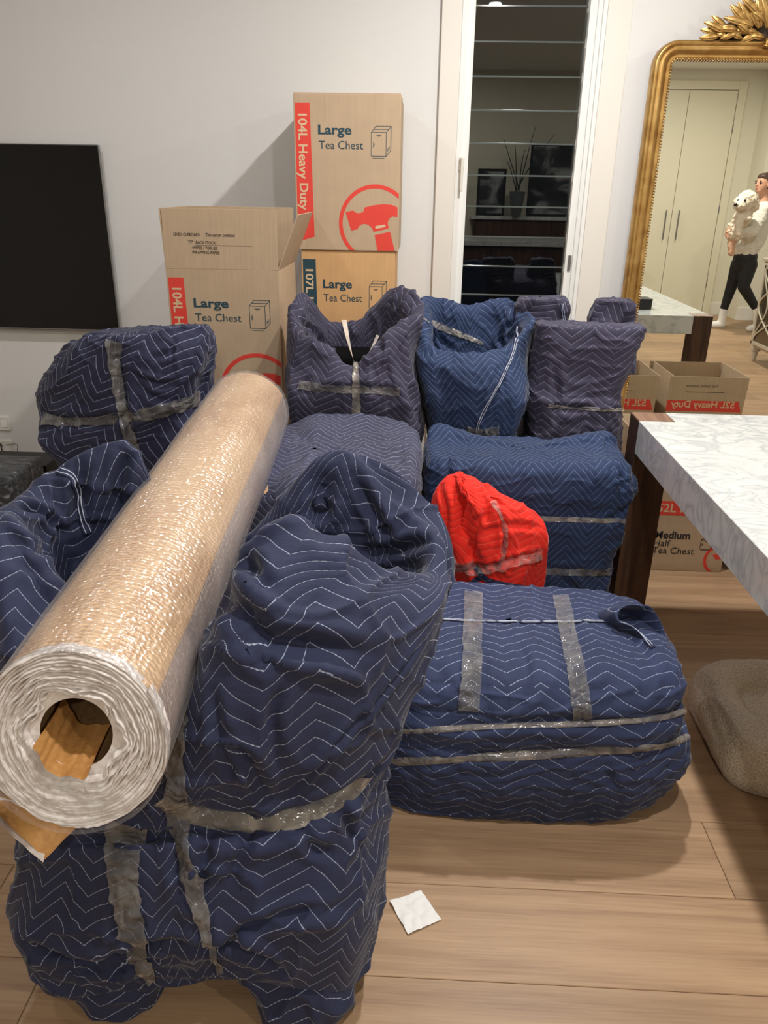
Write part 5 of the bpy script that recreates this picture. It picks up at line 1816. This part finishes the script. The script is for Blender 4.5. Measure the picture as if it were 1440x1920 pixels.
# built-in cupboard doors on the front wall
DY = YF
x0, x1, xm = 2.30, 3.515, 3.10
zt_ = 2.38
cs = struct(thing('trim_3', None, None, (0, 0, 0)))
seam = P(1278.5, 169, 2 * MY - YF).x
xr_ = P(1348, 380, 2 * MY - YF).x
xs_ = P(1262, 380, 2 * MY - YF).x
ztop = P(1330, 170, 2 * MY - YF).z
dw = xr_ - xs_
for k, (a, b) in enumerate(((xs_ - dw, xs_ - .003), (xs_ + .003, xr_))):
    t = struct(thing('door_%d' % (k + 1), None, None, (0, 0, 0)))
    box('door_leaf', a, b, DY + .004, DY + .026, 0.012, ztop, M['door'], t, 0.002)
    hx = (b - 0.075) if k == 0 else (a + 0.075)
    hx += 0.0
    bm = bmesh.new()
    box_bm(bm, hx - .007, hx + .007, DY + .045, DY + .06, 0.90, 1.24, 0.003)
    box_bm(bm, hx - .005, hx + .005, DY + .026, DY + .046, 0.95, 0.962)
    box_bm(bm, hx - .005, hx + .005, DY + .026, DY + .046, 1.18, 1.192)
    obj('door_handle', bm_mesh('door_handle', bm), M['metal'], t)
    if k:
        for z_ in (0.35, 1.2, 2.1): box('hinge', b - .001, b + .012, DY + .008, DY + .030, z_, z_ + 0.09, M['metal'], t)
bm = bmesh.new()
box_bm(bm, xr_ + .008, xr_ + .10, DY, DY + .03, 0, ztop + .10, .004)
box_bm(bm, xs_ - dw - .10, xs_ - dw - .008, DY, DY + .03, 0, ztop + .10, .004)
box_bm(bm, xs_ - dw - .008, xr_ + .008, DY, DY + .03, ztop + .008, ztop + .10, .004)
obj('door_architrave', bm_mesh('door_architrave', bm), M['door'], cs)
# a return in the wall right of the doors
rx = xr_ + 0.30
struct(box('wall_front', rx, XR, YF, YF + 0.42, 0, CEIL, M['wall_cream']))
struct(box('baseboard_front', rx - .016, XR - .02, YF + 0.42, YF + .436, 0, 0.15, M['trim'], bev=0.004))
struct(box('baseboard_front', xr_ + .102, rx, YF, YF + .016, 0, 0.15, M['trim'], bev=0.004))

# lattice sideboard whose front shows in the mirror
M['cab'] = plain('champagne_paint', (206, 196, 176), 0.35, noise_amt=0.05)
M['cab_mirror'] = plain('antique_mirror_panel', (120, 112, 98), 0.15, metal=0.7, noise_amt=0.2, nscale=6)
sb = thing('lattice_sideboard', 'champagne coloured sideboard with curved lattice doors, reflected at the right of the mirror', 'cabinet', (0, 0, 0))
kx = 3.11
ky0, ky1 = -0.10, 1.40
bm = bmesh.new()
box_bm(bm, kx + .02, kx + .45, ky0 + .02, ky1 - .02, .12, .86, .004)
obj('body', bm_mesh('body', bm), M['cab'], sb)
bm = bmesh.new(); box_bm(bm, kx - .02, kx + .48, ky0 - .03, ky1 + .03, .875, .905, .008); box_bm(bm, kx + .0, kx + .46, ky0 - .01, ky1 + .01, .86, .875, .002)
obj('top', bm_mesh('top', bm), M['cab'], sb)
for a in (0, 1, 2):
    y0 = ky0 + .02 + a * (ky1 - ky0 - .04) / 3; y1 = y0 + (ky1 - ky0 - .04) / 3
    dr = box('door', kx + .004, kx + .0195, y0 + .003, y1 - .003, .15, .845, M['cab_mirror'], sb, .002)
    bm = bmesh.new()
    for (p, q) in (((y0 + .003, y0 + .03), (.15, .845)), ((y1 - .03, y1 - .003), (.15, .845)), ((y0 + .003, y1 - .003), (.15, .18)), ((y0 + .003, y1 - .003), (.815, .845))):
        box_bm(bm, kx - .008, kx + .004, p[0], p[1], q[0], q[1], .002)
    obj('door_frame', bm_mesh('door_frame', bm), M['cab'], dr)
    ym = (y0 + y1) / 2
    hw = (y1 - y0) / 2 - .02
    for sg in (1, -1):
        for ph in (0, 1):
            pts = []
            for k in range(13):
                t_ = k / 12
                zz = .17 + t_ * .65
                yy = ym + sg * hw * math.cos(t_ * PI * 2 + ph * PI) * .98
                pts.append((kx - .003 - .001 * ph, yy, zz))
            if ph == 0: tube('lattice', pts, 0.009, M['cab'], dr, 6, 4)
    for sg in (1, -1):
        pts = [(kx - .004, ym + sg * hw * (0.55 + .4 * math.cos(t_ * 2 * PI)), .17 + t_ * .65) for t_ in np.linspace(0, 1, 11)]
        tube('lattice', pts, 0.008, M['cab'], dr, 6, 4)
for ly in (ky0 + .05, ky1 - .05):
    for lx in (kx + .04, kx + .40):
        bm = bmesh.new()
        box_bm(bm, lx - .035, lx + .035, ly - .035, ly + .035, .085, .12, .004)
        cyl_bm(bm, (lx, ly, 0.0), (lx, ly, .086), .018, .032, 12)
        obj('leg', bm_mesh('leg', bm), M['cab'], sb)

# black box on the table top
kb = thing('black_box', 'flat black box lying on the marble table near its far end', 'box', (0, 0, 0))
p = refl(P(1216, 556, 4.98 + .15))
box('body', p.x - .26, p.x, p.y - .02, p.y + .10, TT + .002, TT + .052, M['black'], kb, .003)
box('lid', p.x - .262, p.x + .002, p.y - .022, p.y + .102, TT + .052, TT + .066, M['black'], kb, .003)

# kitchen bench and shelf behind the viewer, seen dimly in the louvre glass
WY = GY
def Wn(u, v, yv):
    q = P(u, v, yv)
    return Vector((q.x, 2 * WY - q.y, q.z))
ki = thing('kitchen_island', 'white topped dark kitchen bench standing behind the viewer', 'kitchen bench', (0, 0, 0))
box('bench_top', 0.1, 2.0, -1.62, -1.02, .89, .94, M['marble'], ki, .004)
box('bench_body', 0.16, 1.94, -1.56, -1.10, .0, .889, M['walnut'], ki, .004)
for i in range(3):
    dd = box('door', .18 + i * .58, .18 + i * .58 + .57, -1.099, -1.082, .10, .87, M['walnut'], ki, .002)
    box('handle', .18 + i * .58 + .5, .18 + i * .58 + .512, -1.081, -1.06, .6, .8, M['metal'], dd, .002)
sh = thing('mantel_shelf', 'long pale shelf cabinet against the far wall behind the viewer', 'shelf', (0, 0, 0))
box('shelf_top', .62, 2.12, YF + .001, YF + .42, 1.10, 1.14, M['marble'], sh, .003)
box('shelf_body', .66, 2.08, YF + .001, YF + .38, .0, 1.099, M['walnut'], sh, .003)
for i in range(3): box('door', .68 + i * .465, .68 + i * .465 + .455, YF + .381, YF + .40, .06, 1.08, M['walnut'], sh, .002)
s = NT('dark_portrait_print')
n1 = s.tex(vec=s.mapping(s.coord(), (3, 3, 4)), i_Scale=1.0, i_Detail=3.0, i_Distortion=0.6)
s.set(Base_Color=s.ramp(n1.outputs[0], [(0.42, (0.006, 0.006, 0.007)), (0.52, (0.03, 0.032, 0.035)), (0.62, (0.30, 0.31, 0.32))]), Roughness=0.5)
M['print'] = s.m
def picture(name, label, u0, v0, u1, v1, yv):
    a, b = Wn(u0, v0, yv), Wn(u1, v1, yv)
    t = thing(name, label, 'picture', (0, 0, 0))
    x0, x1 = sorted((a.x, b.x)); z1 = max(a.z, b.z)
    y = a.y
    box('picture_frame', x0, x1, y - .02, y + .004, 1.142, z1, M['black'], t, .003)
    box('canvas', x0 + .03, x1 - .03, y + .0045, y + .007, 1.17, z1 - .03, M['print'], t)
picture('framed_picture', 'big dark portrait picture on the shelf, reflected in the louvre glass', 997, 268, 1078, 380, 10.3)
picture('framed_picture', 'small dark picture on the left of the shelf, reflected in the louvre glass', 897, 316, 946, 382, 10.3)
vz = thing('glass_vase', 'clear tapered vase with bare branches on the shelf, reflected in the louvre glass', 'vase', (0, 0, 0))
vp = Wn(968, 392, 10.15)
vp.z = 1.142
bm = bmesh.new(); cyl_bm(bm, (vp.x, vp.y, 1.142), (vp.x, vp.y, 1.42), .055, .095, 24, caps=False); cyl_bm(bm, (vp.x, vp.y, 1.142), (vp.x, vp.y, 1.15), .055, .056, 24)
obj('vase_body', bm_mesh('vase_body', bm, True), plain('vase_glass', (90, 96, 98), 0.1), vz)
for tu, tv in ((945, 262), (1004, 238), (1040, 252), (965, 265), (985, 280), (950, 300)):
    tp = Wn(tu, tv, 10.15)
    mid = (vp + Vector((0, 0, .3))).lerp(tp, .55) + Vector((rsx.uniform(-.03, .03), 0, .03))
    tube('branch', [vp + Vector((0, 0, .02)), vp + Vector((rsx.uniform(-.02, .02), 0, .28)), mid, tp], [.008, .006, .003], M['dark_ink'], vz, 6, 5)

# ---------------------------------------------------------------- person carrying a dog (seen in the mirror)

def blob(name, chains, mat, parent, vox=0.009, smooth=8, nz=0.0, nsc=20, dens=0.45):
    """one continuous closed surface grown round chains of (point, radius or (rx, ry, rz)[, matrix])"""
    ico = bmesh.new(); bmesh.ops.create_icosphere(ico, subdivisions=2, radius=1)
    iv = np.array([v.co[:] for v in ico.verts]); itri = np.array([[v.index for v in f.verts] for f in ico.faces]); ico.free()
    VV, FF, n0 = [], [], 0
    def put(p, r, R3=None):
        nonlocal n0
        rr_ = np.array(r if hasattr(r, '__len__') else (r, r, r), float)
        q = iv * rr_
        if R3 is not None: q = q @ np.array(R3).T
        VV.append(q + np.array(p)); FF.append(itri + n0); n0 += len(iv)
    for ch in chains:
        if len(ch) == 1: put(*ch[0]); continue
        for a, c_ in zip(ch[:-1], ch[1:]):
            pa, ra, pb, rb_ = Vector(a[0]), a[1], Vector(c_[0]), c_[1]
            n = max(2, int((pb - pa).length / (min(ra, rb_) * dens)) + 1)
            for k in range(n + 1):
                t = k / n
                put(pa.lerp(pb, t), ra * (1 - t) + rb_ * t)
    me = mesh(name, np.concatenate(VV), np.concatenate(FF).tolist())
    o = bpy.data.objects.new('tmp_blob', me); C.objects.link(o)
    r_ = o.modifiers.new('r', 'REMESH'); r_.mode = 'VOXEL'; r_.voxel_size = vox
    s_m = o.modifiers.new('s', 'SMOOTH'); s_m.factor = 0.5; s_m.iterations = smooth
    dg = bpy.context.evaluated_depsgraph_get(); dg.update()
    m2 = bpy.data.meshes.new_from_object(o.evaluated_get(dg))
    bpy.data.objects.remove(o); bpy.data.meshes.remove(me)
    m2.name = name
    if nz:
        n = len(m2.vertices)
        co = np.empty(n * 3); m2.vertices.foreach_get('co', co); co = co.reshape(-1, 3)
        nn = np.empty(n * 3); m2.vertices.foreach_get('normal', nn); nn = nn.reshape(-1, 3)
        co = co + nn * (nz * (noise(co * nsc) + .6 * noise(co * nsc * 2.4)))[:, None]
        m2.vertices.foreach_set('co', co.ravel())
    m2.polygons.foreach_set('use_smooth', [True] * len(m2.polygons))
    m2.materials.clear()
    return obj(name, m2, mat, parent)


def ell(name, c_, r3, mat, parent, axis=None):
    bm = bmesh.new()
    bmesh.ops.create_uvsphere(bm, u_segments=16, v_segments=10, radius=1)
    o = obj(name, bm_mesh(name, bm, True), mat, parent)
    q_ = axis.to_track_quat('Y', 'Z').to_matrix().to_4x4() if axis is not None else Matrix()
    o.matrix_world = Matrix.Translation(c_) @ q_ @ Matrix.Diagonal((r3[0], r3[1], r3[2], 1))
    return o


PY = 9.15
pe = thing('person', 'woman in cream sweatshirt and black leggings carrying a small white dog, seen in the mirror', 'person', (0, 0, 0))
def Q(u, v, dy=0.0): return V(u, v, PY + dy)
skinm = plain('skin', (208, 156, 128), 0.5)
hairm = plain('brown_hair', (70, 50, 40), 0.5)
sweat = plain('cream_sweatshirt', (224, 221, 210), 0.9, bump=0.3, bscale=200)
legg = plain('black_leggings', (20, 20, 24), 0.7)
sockm = plain('white_socks', (236, 234, 230), 0.85)
hc = Q(1431, 346)
tocam = (Vector((0, 2 * MY, CAMH)) - hc); tocam.z = 0; tocam.normalize()
tocam = (refl(Vector((0, 0, CAMH))) - hc); tocam.z = 0; tocam.normalize()
left = Vector((-1, 0, 0))
fd = (left * .80 + tocam * .50).normalized()
sd_ = fd.cross(Vector((0, 0, 1))).normalized()
up_v = Vector((0, 0, 1))
HR = Matrix((sd_, fd, up_v)).transposed()
def hp(a, b_, c_): return hc + sd_ * a + fd * b_ + up_v * c_
def floorp(p, z): return Vector((p.x, p.y, z))
knF, anF = Q(1372, 536, .09), Q(1357, 580, .09)
heF, toF = floorp(Q(1353, 604, .09), .045), floorp(Q(1329, 607, .09), .034)
knB, anB = Q(1394, 538, -.09), Q(1417, 577, -.09)
heB, toB = floorp(Q(1424, 600, -.09), .050), floorp(Q(1404, 618, -.12), .034)
pel = Q(1397, 486)
shN, shF = Q(1434, 392, -.15), Q(1432, 392, .14)
elN, elF = Q(1410, 434, -.24), Q(1402, 436, .16)
wrN, wrF = Q(1384, 434, -.26), Q(1371, 426, -.10)
blob('body', [
    [(hp(0, -.012, .028), (.074, .090, .082), HR)], [(hp(0, .022, -.012), (.062, .062, .080), HR)], [(hp(0, .040, -.058), (.042, .044, .036), HR)],
    [(hp(0, .086, -.004), (.011, .018, .020), HR)], [(hp(0, .082, .014), (.009, .012, .024), HR)], [(hp(0, .074, -.040), (.020, .012, .012), HR)],
    [(hp(.070, -.008, -.008), (.010, .018, .030), HR)], [(hp(-.070, -.008, -.008), (.010, .018, .030), HR)],
    [(hp(0, -.02, -.04), .052), (hp(0, -.04, -.13), .050), (Q(1430, 396), .08)],
    [(Q(1430, 396), .10), (Q(1414, 430), .11), (pel, .11)], [(shN, .05), (elN, .040), (wrN, .026)], [(shF, .05), (elF, .040), (wrF, .026)], [(shN, .05), (shF, .05)],
    [(pel + Vector((-.02, -.03, -.03)), .07), (knF, .05), (anF, .034), (heF, .036)], [(heF, .036), (toF, .028)], [(pel + Vector((.02, .03, -.03)), .07), (knB, .05), (anB, .034), (heB, .036)], [(heB, .036), (toB, .028)]], skinm, pe, .008, 5)
blob('sweatshirt', [[(shN + Vector((0, 0, -.02)), .078), (shF + Vector((0, 0, -.02)), .075)], [(Q(1431, 386), .070), (Q(1430, 402), .12), (Q(1410, 440), .155), (Q(1401, 464), .140)],
    [(Q(1408, 446), .16), (Q(1400, 468), .125)], [(shN, .078), (elN, .070), (wrN + (wrN - elN).normalized() * -.02, .048)], [(shF, .075), (elF, .068), (wrF, .052)]], sweat, pe, .009, 6, .010, 14)
blob('leggings', [[(pel + Vector((0, 0, .02)), .128), (pel + Vector((0, 0, -.05)), .125)], [(pel + Vector((-.03, -.04, -.06)), .10), (knF, .064), (anF.lerp(knF, .06), .046)],
    [(pel + Vector((.03, .04, -.06)), .10), (knB, .064), (anB.lerp(knB, .06), .046)]], legg, pe, .009, 6)
for he_, to_, an_ in ((heF, toF, anF), (heB, toB, anB)):
    blob('sock', [[(an_, .043), (he_, .047)], [(he_, .046), (he_.lerp(to_, .5), .042), (to_, .034)]], sockm, pe, .008, 4)
blob('hair', [[(hp(0, -.030, .040), (.084, .094, .082), HR)], [(hp(0, .012, .074), (.066, .062, .040), HR)], [(hp(0, -.05, 0.0), (.080, .072, .072), HR)],
    [(hp(0, -.095, .01), .045), (hp(.0, -.135, -.03), .040), (hp(0, -.135, -.12), .036), (hp(0, -.125, -.20), .018)]], hairm, pe, .008, 5, .003, 50)
dark = plain('eye', (36, 26, 22), 0.3)
for sg in (1, -1):
    ell('eye', hp(sg * .030, .077, .014), (.012, .007, .006), dark, pe, fd)
    ell('eyebrow', hp(sg * .031, .078, .034), (.018, .007, .004), hairm, pe, fd)
ell('mouth', hp(0, .083, -.040), (.019, .009, .007), plain('lips', (176, 96, 88), 0.5), pe, fd)
# hands: palm, four fingers and a thumb closing round the dog
for wr, tip, bend in ((wrN, Q(1370, 438, -.24), Vector((0, .02, 0))), (wrF, Q(1362, 436, -.20), Vector((0, -.02, 0)))):
    d = (tip - wr).normalized()
    n_ = d.cross(up_v).normalized(); u2 = n_.cross(d)
    if u2.z < 0: u2 = -u2
    ch = [[(wr, .024), (wr + d * .045, .026)], [(wr + d * .04 + u2 * .014, .020), (wr + d * .08 + u2 * .020, .013)], [(wr + d * .04 - u2 * .014, .020), (wr + d * .075 - u2 * .022, .012)]]
    for k in range(4):
        l = (.046, .056, .052, .038)[k]
        b0 = wr + d * .080 + u2 * (.027 - .018 * k)
        ch.append([(b0, .0092), (b0 + d * l * .6 + bend * .3, .0085), (b0 + d * l + bend, .0072)])
    ch.append([(wr + d * .02 + u2 * .026, .012), (wr + d * .050 + u2 * .046 + bend * .3, .0095), (wr + d * .075 + u2 * .052 + bend, .008)])
    blob('hand', ch, skinm, pe, .004, 2)
# the dog
dg_ = thing('dog', 'small fluffy white dog held in the arms of the woman, seen in the mirror', 'dog', (0, 0, 0))
fur = plain('cream_fur', (228, 215, 194), 0.95, noise_amt=0.12, nscale=30, bump=1.0, bscale=90)
fur2 = plain('apricot_fur', (208, 166, 138), 0.95, noise_amt=0.15, nscale=30, bump=1.0, bscale=90)
dh = Q(1399, 378, -.36)
blob('dog_body', [[(dh, .098)], [(dh + Vector((.01, 0, .02)), .095)], [(dh + left * .045 + tocam * .055 + Vector((0, 0, -.035)), .060), (dh + left * .070 + tocam * .085 + Vector((0, 0, -.042)), .042)],
    [(dh + Vector((.085, 0, .0)), .050), (dh + Vector((.10, 0, -.06)), .040)], [(dh + Vector((-.085, 0, .0)), .040), (dh + Vector((-.092, 0, -.045)), .034)],
    [(dh, .07), (Q(1396, 400, -.30), .085), (Q(1388, 418, -.22), .095), (Q(1377, 438, -.20), .090)],
    [(Q(1390, 406, -.36), .045), (Q(1385, 424, -.40), .036), (Q(1384, 438, -.42), .034)], [(Q(1402, 402, -.38), .042), (Q(1404, 410, -.42), .034)]], fur, dg_, .010, 4, .012, 30)
blob('hind_leg', [[(Q(1376, 444, -.20), .055), (Q(1371, 458, -.22), .044), (Q(1371, 474, -.24), .036)]], fur2, dg_, .010, 4, .006, 30)
ell('nose', dh + left * .098 + tocam * .118 + Vector((0, 0, -.030)), (.020, .016, .016), M['black'], dg_)
ell('eye', dh + left * .010 + tocam * .096 + Vector((0, 0, .012)), (.013, .012, .013), M['black'], dg_)
ell('eye', dh + left * .082 + tocam * .052 + Vector((0, 0, .012)), (.012, .012, .012), M['black'], dg_)
bpy.context.view_layer.update()

# ---------------------------------------------------------------- finish
